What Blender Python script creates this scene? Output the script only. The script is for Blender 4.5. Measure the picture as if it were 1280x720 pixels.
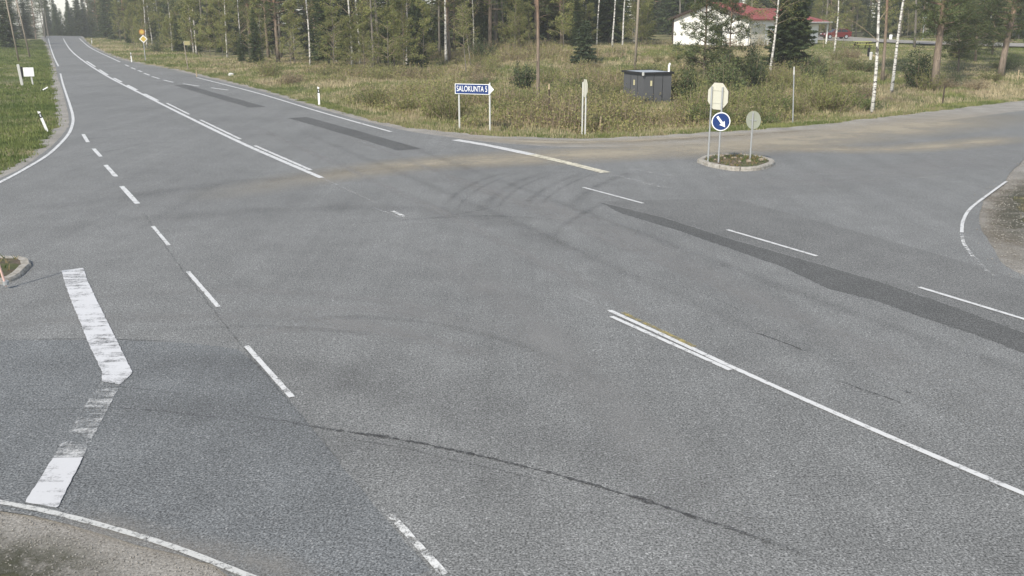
import bpy, math, random
import numpy as np
from mathutils import Vector, Matrix, noise as mnoise, geometry as mgeo

for o in list(bpy.data.objects):
    bpy.data.objects.remove(o)
R = math.radians
scene = bpy.context.scene
COL = scene.collection

# ------------------------------------------------------------------ camera, sky, sun, exposure
F, YH, H = 1200.0, 20.0, 5.3           # focal length and horizon row (in 1280x720 pixels), camera height (m)
TH = math.atan((360 - YH) / F)
cd = bpy.data.cameras.new('camera')
cd.sensor_width = 36.0
cd.lens = 36.0 * F / 1280.0
cd.clip_end = 3000
cam = bpy.data.objects.new('camera', cd)
COL.objects.link(cam)
cam.location = (0, 0, H)
cam.rotation_euler = (math.pi / 2 - TH, 0, 0)
scene.camera = cam

SUN_EL, SUN_AZ = 40.0, -152.0          # azimuth clockwise from +Y: the sun stands left of and a little behind the camera
w = bpy.data.worlds.new('World')
scene.world = w
w.use_nodes = True
wn = w.node_tree.nodes
bg = wn['Background']
sk = wn.new('ShaderNodeTexSky')
sk.sky_type = 'NISHITA'
sk.sun_disc = False
sk.sun_elevation = R(SUN_EL)
sk.sun_rotation = R(SUN_AZ)
sk.air_density = 1.0
sk.dust_density = 0.4
sk.ozone_density = 1.0
hs_ = wn.new('ShaderNodeHueSaturation')          # a pale, hazy spring sky
hs_.inputs['Saturation'].default_value = .6
w.node_tree.links.new(sk.outputs[0], hs_.inputs['Color'])
w.node_tree.links.new(hs_.outputs[0], bg.inputs[0])
bg.inputs[1].default_value = 0.115
sd = bpy.data.lights.new('sun', 'SUN')
sd.energy = 2.9
sd.angle = R(3.0)
sd.color = (1.0, 0.93, 0.82)
so = bpy.data.objects.new('sun', sd)
COL.objects.link(so)
to_sun = Vector((math.sin(R(SUN_AZ)) * math.cos(R(SUN_EL)), math.cos(R(SUN_AZ)) * math.cos(R(SUN_EL)), math.sin(R(SUN_EL))))
so.rotation_euler = to_sun.to_track_quat('Z', 'Y').to_euler()
so.location = to_sun * 60
vs = scene.view_settings
vs.view_transform = 'Standard'
vs.look = 'None'
vs.gamma = 1.0
vs.exposure = 0.92
vs.use_curve_mapping = False
scene.cycles.transparent_max_bounces = 32      # many thin stain and paint sheets lie over each other

rng = np.random.default_rng(58)
random.seed(58)

# ------------------------------------------------------------------ helpers
def G(px, py, z=0.0):
    """photo pixel -> point on the plane at height z"""
    dx = (px - 640) / F
    dy = (360 - py) / F
    d = (dx, math.cos(TH) + dy * math.sin(TH), -math.sin(TH) + dy * math.cos(TH))
    t = (z - H) / d[2]
    return (d[0] * t, d[1] * t)

def gp(pts):
    return [G(*p) for p in pts]

def sstep(a, b, x):
    t = np.clip((x - a) / (b - a), 0, 1)
    return t * t * (3 - 2 * t)

def smooth(pts, n=8):
    """Catmull-Rom through 2-D points"""
    P = [np.array(p, float) for p in pts]
    if len(P) < 3:
        return [tuple(P[0] + (P[1] - P[0]) * i / n) for i in range(n + 1)]
    P = [2 * P[0] - P[1]] + P + [2 * P[-1] - P[-2]]
    out = []
    for i in range(1, len(P) - 2):
        a, b, c, d = P[i - 1:i + 3]
        for k in range(n):
            t = k / n
            out.append(tuple(0.5 * (2 * b + (c - a) * t + (2 * a - 5 * b + 4 * c - d) * t * t + (3 * b - a - 3 * c + d) * t ** 3)))
    out.append(tuple(P[-2]))
    return out

def resample(pts, step):
    P = np.array(pts, float)
    s = np.concatenate([[0], np.cumsum(np.hypot(*np.diff(P, axis=0).T))])
    n = max(2, int(s[-1] / step) + 1)
    u = np.linspace(0, s[-1], n)
    return np.stack([np.interp(u, s, P[:, 0]), np.interp(u, s, P[:, 1])], 1)

def obj(name, me, parent=None, label=None, cat=None, group=None, kind=None, loc=None, rotz=0):
    o = bpy.data.objects.new(name, me)
    COL.objects.link(o)
    if parent is not None:
        o.parent = parent
    if loc is not None:
        o.location = loc
    o.rotation_euler = (0, 0, rotz)
    if label: o['label'] = label
    if cat: o['category'] = cat
    if group: o['group'] = group
    if kind: o['kind'] = kind
    return o

def thing(name, label, cat, loc=(0, 0, 0), rotz=0, group=None):
    return obj(name, None, None, label, cat, group, None, loc, rotz)

def copy_tree(root, loc, rotz=0, scale=1.0, label=None, tilt=(0, 0)):
    r = root.copy()
    COL.objects.link(r)
    r.location = loc
    r.rotation_euler = (tilt[0], tilt[1], rotz)
    r.scale = (scale, scale, scale) if not isinstance(scale, tuple) else scale
    if label: r['label'] = label
    for ch in root.children:
        c = ch.copy()
        COL.objects.link(c)
        c.parent = r
        for g2 in ch.children:
            d = g2.copy()
            COL.objects.link(d)
            d.parent = c
    return r

def mesh_np(name, V, T, mat, tint=None, smooth_shade=False):
    """numpy verts (n,3) and faces (m,3|4)"""
    V = np.asarray(V, np.float32); T = np.asarray(T, np.int32)
    me = bpy.data.meshes.new(name)
    k = T.shape[1]
    me.vertices.add(len(V)); me.vertices.foreach_set('co', V.ravel())
    me.loops.add(T.size); me.loops.foreach_set('vertex_index', T.ravel())
    me.polygons.add(len(T))
    me.polygons.foreach_set('loop_start', np.arange(0, T.size, k, dtype=np.int32))
    me.polygons.foreach_set('use_smooth', np.full(len(T), smooth_shade, dtype=bool))
    if tint is not None:
        a = me.attributes.new('tint', 'FLOAT_COLOR', 'POINT')
        c = np.ones((len(V), 4), np.float32); c[:, :3] = tint
        a.data.foreach_set('color', c.ravel())
    me.update(calc_edges=True)
    me.materials.append(mat)
    return me

class MB:
    def __init__(s): s.v = []; s.f = []
    def add(s, V, Fc):
        b = len(s.v); s.v += [tuple(p) for p in V]; s.f += [tuple(i + b for i in f) for f in Fc]
        return s
    def box(s, c, size, rz=0, bevel=0, M=None):
        x, y, z = [d / 2 for d in size]
        if bevel:
            b = bevel
            V = []
            for sz, ins in ((-z, b), (-z + b, 0), (z - b, 0), (z, b)):
                xx, yy = x - ins, y - ins
                V += [(xx - b, -yy, sz), (xx, -yy + b, sz), (xx, yy - b, sz), (xx - b, yy, sz), (-xx + b, yy, sz), (-xx, yy - b, sz), (-xx, -yy + b, sz), (-xx + b, -yy, sz)]
            Fc = [tuple(range(7, -1, -1)), tuple(range(24, 32))]
            for k in range(3):
                for i in range(8):
                    j = (i + 1) % 8
                    Fc.append((k * 8 + i, k * 8 + j, k * 8 + 8 + j, k * 8 + 8 + i))
        else:
            V = [(-x, -y, -z), (x, -y, -z), (x, y, -z), (-x, y, -z), (-x, -y, z), (x, -y, z), (x, y, z), (-x, y, z)]
            Fc = [(3, 2, 1, 0), (4, 5, 6, 7), (0, 1, 5, 4), (1, 2, 6, 5), (2, 3, 7, 6), (3, 0, 4, 7)]
        m = Matrix.Translation(Vector(c)) @ (M or Matrix.Rotation(rz, 4, 'Z'))
        return s.add([m @ Vector(p) for p in V], Fc)
    def tube(s, P, rad, n=8, cap=True):
        P = [Vector(p) for p in P]
        if not hasattr(rad, '__len__'): rad = [rad] * len(P)
        V = []; Fc = []
        for i, p in enumerate(P):
            d = (P[min(i + 1, len(P) - 1)] - P[max(i - 1, 0)]).normalized()
            a = d.orthogonal() if abs(d.z) < .99 else Vector((1, 0, 0)) - d * d.x
            a.normalize(); b = d.cross(a)
            for k in range(n):
                t = 2 * math.pi * k / n
                V.append(p + (a * math.cos(t) + b * math.sin(t)) * rad[i])
        for i in range(len(P) - 1):
            for k in range(n):
                j = (k + 1) % n
                Fc.append((i * n + k, i * n + j, (i + 1) * n + j, (i + 1) * n + k))
        if cap:
            Fc.append(tuple(range(n - 1, -1, -1))); e = (len(P) - 1) * n
            Fc.append(tuple(range(e, e + n)))
        return s.add(V, Fc)
    def prism(s, poly, t, M=None):
        """polygon in local xz, thickness t along y"""
        n = len(poly); M = M or Matrix.Identity(4)
        V = [M @ Vector((x, -t / 2, z)) for x, z in poly] + [M @ Vector((x, t / 2, z)) for x, z in poly]
        Fc = [tuple(range(n)), tuple(range(2 * n - 1, n - 1, -1))]
        Fc += [((i + 1) % n, i, n + i, n + (i + 1) % n) for i in range(n)]
        return s.add(V, Fc)
    def mesh(s, name, mat, sm=False):
        me = bpy.data.meshes.new(name)
        me.from_pydata([tuple(p) for p in s.v], [], s.f)
        me.materials.append(mat)
        if sm: me.polygons.foreach_set('use_smooth', [True] * len(me.polygons))
        me.update()
        return me

# ------------------------------------------------------------------ materials
class N:
    def __init__(s, name):
        s.m = bpy.data.materials.new(name); s.m.use_nodes = True
        s.t = s.m.node_tree; s.b = s.t.nodes['Principled BSDF']; s.out = s.t.nodes['Material Output']
        s.b.inputs['Roughness'].default_value = .8
        s.b.inputs['Specular IOR Level'].default_value = .25
    def n(s, typ, **kw):
        x = s.t.nodes.new('ShaderNode' + typ)
        for k, v in kw.items(): setattr(x, k, v)
        return x
    def l(s, a, b): s.t.links.new(a, b)
    def pos(s, scale=(1, 1, 1), rz=0, local=True):
        tc = s.n('TexCoord'); mp = s.n('Mapping')
        s.l(tc.outputs['Object'], mp.inputs[0])
        mp.inputs['Rotation'].default_value = (0, 0, rz); mp.inputs['Scale'].default_value = scale
        return mp.outputs[0]
    def noise(s, vec, scale, detail=4, rough=.6):
        x = s.n('TexNoise'); x.inputs['Scale'].default_value = scale
        x.inputs['Detail'].default_value = detail; x.inputs['Roughness'].default_value = rough
        s.l(vec, x.inputs['Vector']); return x.outputs[0]
    def ramp(s, v, stops):
        x = s.n('ValToRGB'); e = x.color_ramp.elements
        while len(e) < len(stops): e.new(.5)
        for i, (p, c) in enumerate(stops):
            e[i].position = p; e[i].color = (c[0], c[1], c[2], 1) if hasattr(c, '__len__') else (c, c, c, 1)
        s.l(v, x.inputs[0]); return x.outputs[0]
    def mix(s, f, a, b, mode='MIX'):
        x = s.n('Mix', data_type='RGBA', blend_type=mode)
        for i, v in ((0, f), (6, a), (7, b)):
            if hasattr(v, 'is_linked') or hasattr(v, 'links'): s.l(v, x.inputs[i])
            elif i == 0: x.inputs[0].default_value = v
            else: x.inputs[i].default_value = (v[0], v[1], v[2], 1)
        return x.outputs[2]
    def math(s, op, a, b=0.0, clamp=False):
        x = s.n('Math', operation=op); x.use_clamp = clamp
        for i, v in ((0, a), (1, b)):
            if hasattr(v, 'links'): s.l(v, x.inputs[i])
            else: x.inputs[i].default_value = v
        return x.outputs[0]
    def bump(s, h, strength=.4, dist=.01):
        x = s.n('Bump'); x.inputs['Strength'].default_value = strength; x.inputs['Distance'].default_value = dist
        s.l(h, x.inputs['Height']); s.l(x.outputs[0], s.b.inputs['Normal'])
    def alpha(s, a):
        tr = s.n('BsdfTransparent'); mx = s.n('MixShader')
        s.l(a, mx.inputs[0]); s.l(tr.outputs[0], mx.inputs[1]); s.l(s.b.outputs[0], mx.inputs[2]); s.l(mx.outputs[0], s.out.inputs[0])
    def color(s, c):
        if hasattr(c, 'links'): s.l(c, s.b.inputs['Base Color'])
        else: s.b.inputs['Base Color'].default_value = (*c, 1)

ROAD_RZ = R(28.5)     # turns the main road's axis onto +Y

def plain(name, c, rough=.6, metal=0, var=.12, scale=6):
    k = N(name)
    v = k.noise(k.pos(), scale, 5, .65)
    k.color(k.mix(v, tuple(x * (1 - var) for x in c), tuple(min(1, x * (1 + var)) for x in c)))
    k.b.inputs['Roughness'].default_value = rough; k.b.inputs['Metallic'].default_value = metal
    return k.m

def asphalt(name, base, warm=(1.02, 1.0, .97), bands=True):
    k = N(name)
    p = k.pos()
    fine = k.noise(p, 38, 2, .7)
    vor = k.n('TexVoronoi'); vor.inputs['Scale'].default_value = 58; k.l(p, vor.inputs['Vector'])
    spk = k.ramp(vor.outputs['Color'], [(0, .0), (.80, .0), (.94, 1)])
    big = k.noise(p, .16, 4, .55)
    mid = k.noise(p, 1.3, 5, .65)
    c = k.ramp(fine, [(.3, tuple(base * .22 * q for q in warm)), (.5, tuple(base * q for q in warm)), (.7, tuple(base * 1.9 * q for q in warm))])
    c = k.mix(k.math('MULTIPLY', spk, .8), c, (base * 2.4, base * 2.4, base * 2.36))
    c = k.mix(.45, c, k.ramp(big, [(.32, .76), (.5, 1.0), (.68, 1.16)]), 'MULTIPLY')
    c = k.mix(.6, c, k.ramp(mid, [(.3, .82), (.7, 1.14)]), 'MULTIPLY')
    m2 = k.noise(p, 13, 3, .75)
    c = k.mix(.8, c, k.ramp(m2, [(.3, .70), (.7, 1.28)]), 'MULTIPLY')
    if bands:
        st = k.noise(k.pos((.95, .02, 1), ROAD_RZ * -1), 1.0, 3, .6)
        c = k.mix(.5, c, k.ramp(st, [(.33, .88), (.5, 1.0), (.68, 1.09)]), 'MULTIPLY')
        tr = k.noise(k.pos((5.0, .05, 1), ROAD_RZ * -1), 1.0, 3, .6)
        c = k.mix(.25, c, k.ramp(tr, [(.36, .88), (.6, 1.06)]), 'MULTIPLY')
    k.color(c)
    k.b.inputs['Roughness'].default_value = .85
    k.bump(k.math('ADD', fine, vor.outputs['Distance']), .35, .008)
    return k.m

def paint(name, c, lo, hi, scale=5, streak=None):
    """worn road paint: bare asphalt shows through where noise is low"""
    k = N(name)
    p = k.pos()
    a = k.noise(p, scale, 6, .75)
    f = k.noise(p, 38, 2, .7)
    s_ = k.math('ADD', k.math('MULTIPLY', a, .72), k.math('MULTIPLY', f, .28))
    if streak:
        q = k.noise(k.pos(streak[0], streak[1]), 1.0, 3, .6)
        s_ = k.math('ADD', k.math('MULTIPLY', s_, .68), k.math('MULTIPLY', q, .32))
    al = k.ramp(s_, [(lo, 0.0), (hi, 1.0)])
    k.color(k.mix(a, tuple(x * .86 for x in c), c))
    k.b.inputs['Roughness'].default_value = .55
    k.alpha(al)
    return k.m

def film(name, c, amount, scale=(1, 1, 1), rz=0, lo=.3, hi=.7):
    """thin stain on the road: strength from the sheet's own 'fade' attribute times noise"""
    k = N(name)
    at = k.n('Attribute'); at.attribute_name = 'fade'
    v = k.noise(k.pos(scale, rz), 1.0, 5, .7)
    f = k.noise(k.pos(), 26, 2, .7)
    al = k.math('MULTIPLY', at.outputs['Fac'], k.ramp(v, [(lo, 0.15), (hi, 1.0)]))
    al = k.math('MULTIPLY', al, k.ramp(f, [(.3, .55), (.65, 1.0)]))
    k.color(c)
    k.b.inputs['Roughness'].default_value = .85
    k.alpha(k.math('MULTIPLY', al, amount, True))
    return k.m

def leafmat(name, mul=(1, 1, 1), rand=.25, trans=.35, rough=.6):
    k = N(name)
    at = k.n('Attribute'); at.attribute_name = 'tint'
    oi = k.n('ObjectInfo')
    c = k.mix(1.0, at.outputs['Color'], mul, 'MULTIPLY')
    c = k.mix(1.0, c, k.ramp(oi.outputs['Random'], [(0, 1 - rand), (1, 1 + rand)]), 'MULTIPLY')
    k.color(c)
    k.b.inputs['Roughness'].default_value = rough
    tl = k.n('BsdfTranslucent'); k.l(c, tl.inputs[0])
    mx = k.n('MixShader'); mx.inputs[0].default_value = trans
    k.l(k.b.outputs[0], mx.inputs[1]); k.l(tl.outputs[0], mx.inputs[2]); k.l(mx.outputs[0], k.out.inputs[0])
    return k.m

M = {}
M['asphalt'] = asphalt('asphalt', .152, (.995, 1.01, .985))
M['asphalt_left'] = asphalt('asphalt_left_arm', .132, (.965, 1.01, 1.025))
M['asphalt_lane'] = asphalt('asphalt_newer_lane', .128, (1.0, 1.01, .98), False)
M['patch'] = asphalt('asphalt_repair', .085, (1.0, 1.01, .98), False)
M['paint'] = paint('road_paint', (.57, .57, .56), .35, .47)
M['paint_worn'] = paint('road_paint_worn', (.62, .62, .60), .44, .56)
M['paint_faint'] = paint('road_paint_faint', (.50, .50, .48), .50, .66)
M['paint_edge'] = paint('edge_paint_dull', (.50, .50, .48), .37, .50, 9)
M['paint_dusty'] = paint('road_paint_dusty', (.60, .56, .44), .34, .52)
M['paint_yellow'] = paint('old_yellow_paint', (.36, .29, .10), .40, .62)
M['paint_bar'] = paint('stop_bar_paint', (.54, .54, .545), .38, .50, 1.6, ((1.4, 7, 1), R(8)))
M['tyre'] = film('tyre_rubber', (.05, .05, .052), .30, (1.2, 1.2, 1), 0, .36, .66)
M['tyre_soft'] = film('tyre_polish', (.07, .07, .07), .20, (.6, .6, 1))
M['crack'] = film('sealed_crack', (.035, .035, .036), .8, (9, 9, 1), 0, .32, .56)
M['dust'] = film('road_dust', (.37, .325, .245), .9, (.3, .3, 1), 0, .2, .58)
M['dust_grey'] = film('grey_road_dust', (.30, .28, .25), .7, (.6, .6, 1), 0, .3, .62)
M['pale'] = film('worn_polish_and_sheen', (.265, .262, .255), .62, (.5, .5, 1), 0, .35, .65)
# gravel
k = N('gravel'); p = k.pos()
a = k.noise(p, 30, 4, .8); b2 = k.noise(p, .7, 5, .6)
c = k.ramp(a, [(.28, (.10, .097, .09)), (.5, (.265, .255, .238)), (.72, (.46, .445, .42))])
c = k.mix(.7, c, k.ramp(b2, [(.3, (.62, .60, .56)), (.7, (1.15, 1.12, 1.06))]), 'MULTIPLY')
k.color(c); k.bump(a, .6, .03); k.b.inputs['Roughness'].default_value = .95; M['gravel'] = k.m
# turf (soil, moss, thatch under the grass blades)
k = N('turf'); p = k.pos()
a = k.noise(p, .22, 5, .62); b2 = k.noise(p, 5, 5, .75); d2 = k.noise(p, .9, 5, .7)
c = k.ramp(a, [(.30, (.085, .105, .04)), (.44, (.14, .14, .06)), (.56, (.26, .22, .125)), (.72, (.36, .295, .18))])
c = k.mix(k.ramp(d2, [(.4, 0.0), (.62, .7)]), c, (.10, .12, .045))
c = k.mix(.9, c, k.ramp(b2, [(.25, .55), (.75, 1.4)]), 'MULTIPLY')
k.color(c); k.bump(b2, .8, .12); k.b.inputs['Roughness'].default_value = .95; M['turf'] = k.m
# lawn of the yard
k = N('lawn'); p = k.pos()
a = k.noise(p, .25, 5, .65); b2 = k.noise(p, 4, 5, .7)
c = k.ramp(a, [(.32, (.07, .105, .03)), (.52, (.11, .125, .045)), (.7, (.21, .18, .09))])
c = k.mix(.8, c, k.ramp(b2, [(.25, .65), (.75, 1.3)]), 'MULTIPLY')
k.color(c); k.bump(b2, .6, .08); M['lawn'] = k.m
# soil of the islands
k = N('island_soil'); p = k.pos()
a = k.noise(p, 9, 5, .75); b2 = k.noise(p, 2.2, 4, .6)
c = k.ramp(a, [(.3, (.05, .04, .028)), (.6, (.15, .115, .08)), (.75, (.27, .23, .17))])
c = k.mix(k.ramp(b2, [(.45, 0.0), (.6, .8)]), c, (.07, .085, .03))
k.color(c); k.bump(a, .8, .06); M['soil'] = k.m
# kerb concrete
k = N('kerb_concrete'); p = k.pos()
a = k.noise(p, 7, 6, .75)
k.color(k.ramp(a, [(.3, (.14, .125, .10)), (.5, (.29, .27, .235)), (.7, (.40, .385, .35))])); k.bump(a, .5, .02); M['kerb'] = k.m
# stones
k = N('stone'); a = k.noise(k.pos(), 9, 5, .7)
k.color(k.ramp(a, [(.3, (.16, .125, .09)), (.7, (.32, .27, .21))])); M['stone'] = k.m
# barks
k = N('pine_bark'); p = k.pos((6, 6, 1.2)); a = k.noise(p, 1.5, 5, .7)
tc = k.n('TexCoord'); sx = k.n('SeparateXYZ'); k.l(tc.outputs['Object'], sx.inputs[0])
zz = k.math('DIVIDE', sx.outputs[2], 12.0)
c = k.ramp(zz, [(.0, (.20, .165, .13)), (.34, (.21, .16, .12)), (.62, (.23, .140, .095)), (1, (.26, .145, .085))])
k.color(k.mix(1.0, c, k.ramp(a, [(.3, .5), (.7, 1.35)]), 'MULTIPLY')); k.bump(a, .8, .04); M['pine_bark'] = k.m
k = N('birch_bark'); a = k.noise(k.pos((2.2, 2.2, 9)), 1.0, 4, .7); b2 = k.noise(k.pos((3, 3, 1.1)), 1.2, 4, .7)
c = k.ramp(a, [(.41, (.06, .055, .05)), (.48, (.50, .48, .44)), (.6, (.64, .62, .57))])
c = k.mix(k.ramp(b2, [(.55, 0.0), (.64, .85)]), c, (.09, .08, .07))
k.color(c); M['birch_bark'] = k.m
k = N('grey_bark'); a = k.noise(k.pos((5, 5, 1.5)), 1.5, 5, .7)
k.color(k.ramp(a, [(.3, (.085, .075, .062)), (.7, (.22, .20, .17))])); M['grey_bark'] = k.m
k = N('dead_twig'); a = k.noise(k.pos(), 3, 3, .6)
k.color(k.ramp(a, [(.3, (.16, .12, .085)), (.7, (.30, .24, .17))])); M['twig'] = k.m
k = N('weathered_wood'); a = k.noise(k.pos((14, 14, .6)), 1.0, 5, .7)
k.color(k.ramp(a, [(.3, (.17, .145, .115)), (.7, (.33, .285, .225))])); M['pole_wood'] = k.m
M['needles'] = leafmat('conifer_needles', rand=.22, trans=.25)
M['leaves'] = leafmat('spring_leaves', rand=.25, trans=.45)
M['grass'] = leafmat('grass_blades', rand=0, trans=.4)
M['metal'] = plain('galvanised_steel', (.42, .43, .43), .45, .55, .15, 12)
M['sign_back'] = plain('sign_back_grey', (.52, .51, .42), .55, .0, .06, 4)
M['sign_back_dull'] = plain('sign_back_dull', (.27, .285, .23), .5, 0, .1, 4)
M['white'] = plain('white_enamel', (.80, .80, .78), .4, 0, .05, 8)
M['offwhite'] = plain('dull_white_plastic', (.50, .50, .47), .5, 0, .08, 8)
M['blue'] = plain('sign_blue', (.016, .040, .145), .4, 0, .08, 6)
M['black'] = plain('black_plastic', (.018, .018, .02), .5)
M['yellow'] = plain('sign_yellow', (.55, .40, .09), .5, 0, .06)
M['orange'] = plain('sign_orange', (.40, .20, .07), .5, 0, .06)
M['red_paint'] = plain('car_red', (.12, .020, .020), .3, .1, .05)
M['glass'] = plain('dark_glass', (.03, .035, .04), .08, 0, .1)
M['rubber'] = plain('tyre_black', (.02, .02, .02), .8)
M['alloy'] = plain('alloy_rim', (.45, .45, .46), .35, .7)
M['tail'] = plain('tail_lamp_red', (.35, .02, .015), .25)
M['lamp_clear'] = plain('headlamp_clear', (.6, .62, .62), .2)
M['house_white'] = plain('house_render', (.80, .79, .75), .8, 0, .05, 1.2)
M['garage_cream'] = plain('garage_door_cream', (.62, .58, .48), .6, 0, .05, 2)
M['roof_red'] = plain('roof_red_steel', (.22, .058, .050), .55, 0, .15, 2)
M['trim_dark'] = plain('dark_trim', (.055, .04, .035), .6)
M['plinth'] = plain('plinth_concrete', (.12, .12, .12), .9)
M['door'] = plain('door_dark', (.03, .03, .035), .4)
M['soffit'] = plain('soffit_boards', (.36, .35, .34), .7)
M['shed_grey'] = plain('shed_slate_grey', (.088, .090, .094), .6, 0, .1, 3)
M['shed_roof'] = plain('shed_roof_felt', (.30, .33, .36), .6, 0, .1, 3)
M['shed_trim'] = plain('shed_trim_black', (.02, .02, .022), .5)
M['plate'] = plain('pale_yellow_plate', (.55, .50, .30), .5)
M['wood_dark'] = plain('stained_stake', (.06, .045, .035), .8)
M['wood_pale'] = plain('pale_stake', (.38, .30, .19), .8)
M['table_wood'] = plain('lime_wood', (.36, .38, .10), .7)

# ------------------------------------------------------------------ outlines of road and grass
far_asph = gp([(101, 45.2), (112, 56), (127, 64.5), (156, 75.5), (206, 85), (240, 93), (318, 111.5), (400, 136), (492, 160), (560, 171), (640, 180), (740, 184), (850, 181), (1000, 171.5), (1110, 160), (1280, 138)])
far_grass = gp([(103, 45.0), (115, 55.5), (131, 63.5), (160, 74), (210, 83), (244, 91), (322, 109.5), (402, 133), (494, 155.5), (560, 164), (640, 170), (740, 172), (850, 167), (1000, 157), (1110, 145), (1280, 125)])
side_dir = np.array([.78, .626])
def ext(p, d, L): return (p[0] + d[0] * L, p[1] + d[1] * L)
asph = far_asph + [ext(far_asph[-1], side_dir, 80)]
asph += [(101, 110), (40, 59.5), (26, 45.4), (19.06, 35.9), (16.3, 31.6), (14.13, 28.37), (12.5, 25.2), (11.71, 23.04), (11.0, 20.9), (10.9, 19.3), (11.8, 16.6), (20, 2.4), (50, -50), (35, -58), (11.5, -17), (4.5, -3), (.3, 4.8)]
asph += gp([(285, 719), (200, 689), (80, 654), (0, 637)]) + [(-8.5, 10.3), (-12, 9.3), (-18, 6.2), (-60, -16), (-64, -4), (-30, 14.5), (-20.5, 21.5), (-18.2, 26.5)]
asph += gp([(0, 222), (55, 190), (80, 166), (86, 150), (80, 120), (72, 95), (67, 75), (60, 55), (58, 45.2)])
grass = far_grass + [ext(far_grass[-1], side_dir, 84)]
grass += [(105, 110), (42, 58.5), (28, 44.2), (20, 34.8), (16.63, 30.91), (14.4, 27.0), (13.2, 23.6), (13.0, 20.5), (13.8, 17.6), (22, 3.6), (52, -49), (34, -60), (8.5, -17), (1.5, -3), (-2.6, 4.6)]
grass += [(-4.4, 7.0)] + gp([(40, 730), (0, 716)]) + [(-8.2, 7.6), (-12, 6.7), (-18, 4.4), (-60, -18), (-66, -2), (-31, 16.5), (-22, 22.5), (-19.6, 27)]
grass += gp([(-12, 219), (0, 213), (48, 188), (66, 164), (71, 150), (68, 120), (65, 95), (62, 75), (56, 55), (55, 45.0)])

def densify(poly, step, jit, ang=None):
    P = np.array(smooth(poly + [poly[0]], 6))
    out = resample(P, step)[:-1]
    d = np.array([mnoise.noise(Vector((x * .9, y * .9, 3.1))) + .6 * mnoise.noise(Vector((x * 3, y * 3, 7.7))) for x, y in out])
    tang = np.roll(out, -1, 0) - np.roll(out, 1, 0)
    tang /= np.linalg.norm(tang, axis=1)[:, None] + 1e-9
    nrm = np.stack([-tang[:, 1], tang[:, 0]], 1)
    return out + nrm * (d * jit)[:, None]
ASPH = densify(asph, .5, .05)
GRASS = densify(grass, .35, .38)

def inside(P, x, y):
    x = np.asarray(x); y = np.asarray(y)
    c = np.zeros(x.shape, bool)
    x0, y0 = P[:, 0], P[:, 1]
    x1, y1 = np.roll(x0, -1), np.roll(y0, -1)
    for a, b, cc, d in zip(x0, y0, x1, y1):
        if b == d: continue
        m = ((b > y) != (d > y))
        if not m.any(): continue
        c ^= m & (x < (cc - a) * (y - b) / (d - b) + a)
    return c

def edge_dist(P, x, y):
    x = np.asarray(x, float).ravel(); y = np.asarray(y, float).ravel()
    best = np.full(x.shape, 1e9)
    Q = P[::3]
    for i in range(0, len(Q), 64):
        q = Q[i:i + 64]
        d = np.hypot(x[:, None] - q[None, :, 0], y[:, None] - q[None, :, 1]).min(1)
        best = np.minimum(best, d)
    return best

def crest(x, y):
    s = -.43 * np.asarray(x) + .903 * np.asarray(y)
    return -np.clip((s - 266) * .055, 0, 8)

def hz0(x, y):
    """large shape of the land"""
    x = np.asarray(x, float); y = np.asarray(y, float)
    z = 1.9 * sstep(74, 108, y - .12 * np.abs(x - 30)) * sstep(-16, 6, x)
    z = z + .8 * sstep(92, 150, y) * sstep(-50, -10, x) * (1 - sstep(-16, 6, x))
    return z + crest(x, y)

def nz(x, y):
    return np.array([mnoise.noise(Vector((a * .12, b * .12, 1.5))) * .16 + mnoise.noise(Vector((a * .5, b * .5, 5.5))) * .07 for a, b in zip(np.ravel(x), np.ravel(y))])

def hz(x, y):
    sh = np.shape(x)
    x = np.ravel(np.asarray(x, float)); y = np.ravel(np.asarray(y, float))
    ins = inside(GRASS, x, y)
    d = edge_dist(GRASS, x, y)
    d = np.where(ins, 0, d)
    near = (y < 150)
    z = hz0(x, y) + sstep(.3, 4, d) * nz(x, y) - .07 * (1 - sstep(0, .8, d))
    z = z - .28 * np.exp(-((d - 2.8) / 1.3) ** 2) * np.where(x > -16, 1, .3) * (d > 0)
    return z.reshape(sh) if sh else float(z[0])

def P3(px, py):
    """photo pixel of a foot point -> point on the land"""
    z = 0.0
    for _ in range(6):
        x, y = G(px, py, z)
        z = float(hz0(x, y))
    x, y = G(px, py, z)
    return Vector((x, y, hz(x, y)))

def PD(px, d):
    """photo column and distance -> point on the land"""
    z = 0.0
    for _ in range(3):
        dep = d * math.cos(TH) + (H - z) * math.sin(TH)
        x = (px - 640) / F * dep
        z = float(hz0(x, d))
    return Vector((x, d, hz(x, d)))

def px_m(p):
    """photo pixels per metre at a point"""
    return F / (p[1] * math.cos(TH) + (H - p[2]) * math.sin(TH))

# ------------------------------------------------------------------ ground
xs = np.unique(np.concatenate([np.arange(-600, -150, 30.), np.arange(-150, -40, 5.), np.arange(-40, 40, .8), np.arange(40, 150, 5.), np.arange(150, 601, 30.)]))
ys = np.unique(np.concatenate([np.arange(-300, -20, 30.), np.arange(-20, 8, 3.), np.arange(8, 75, .8), np.arange(75, 180, 3.), np.arange(180, 340, 6.), np.arange(340, 1301, 60.)]))
X, Y = np.meshgrid(xs, ys)
Z = hz(X, Y)
nx, ny = len(xs), len(ys)
idx = np.arange(nx * ny).reshape(ny, nx)
quads = np.stack([idx[:-1, :-1], idx[:-1, 1:], idx[1:, 1:], idx[1:, :-1]], -1).reshape(-1, 4)
ground = obj('ground', mesh_np('ground', np.stack([X.ravel(), Y.ravel(), Z.ravel()], 1), quads, M['turf'], None, True), kind='structure')
ground['label'] = 'rough grassy ground around the junction'

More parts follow.
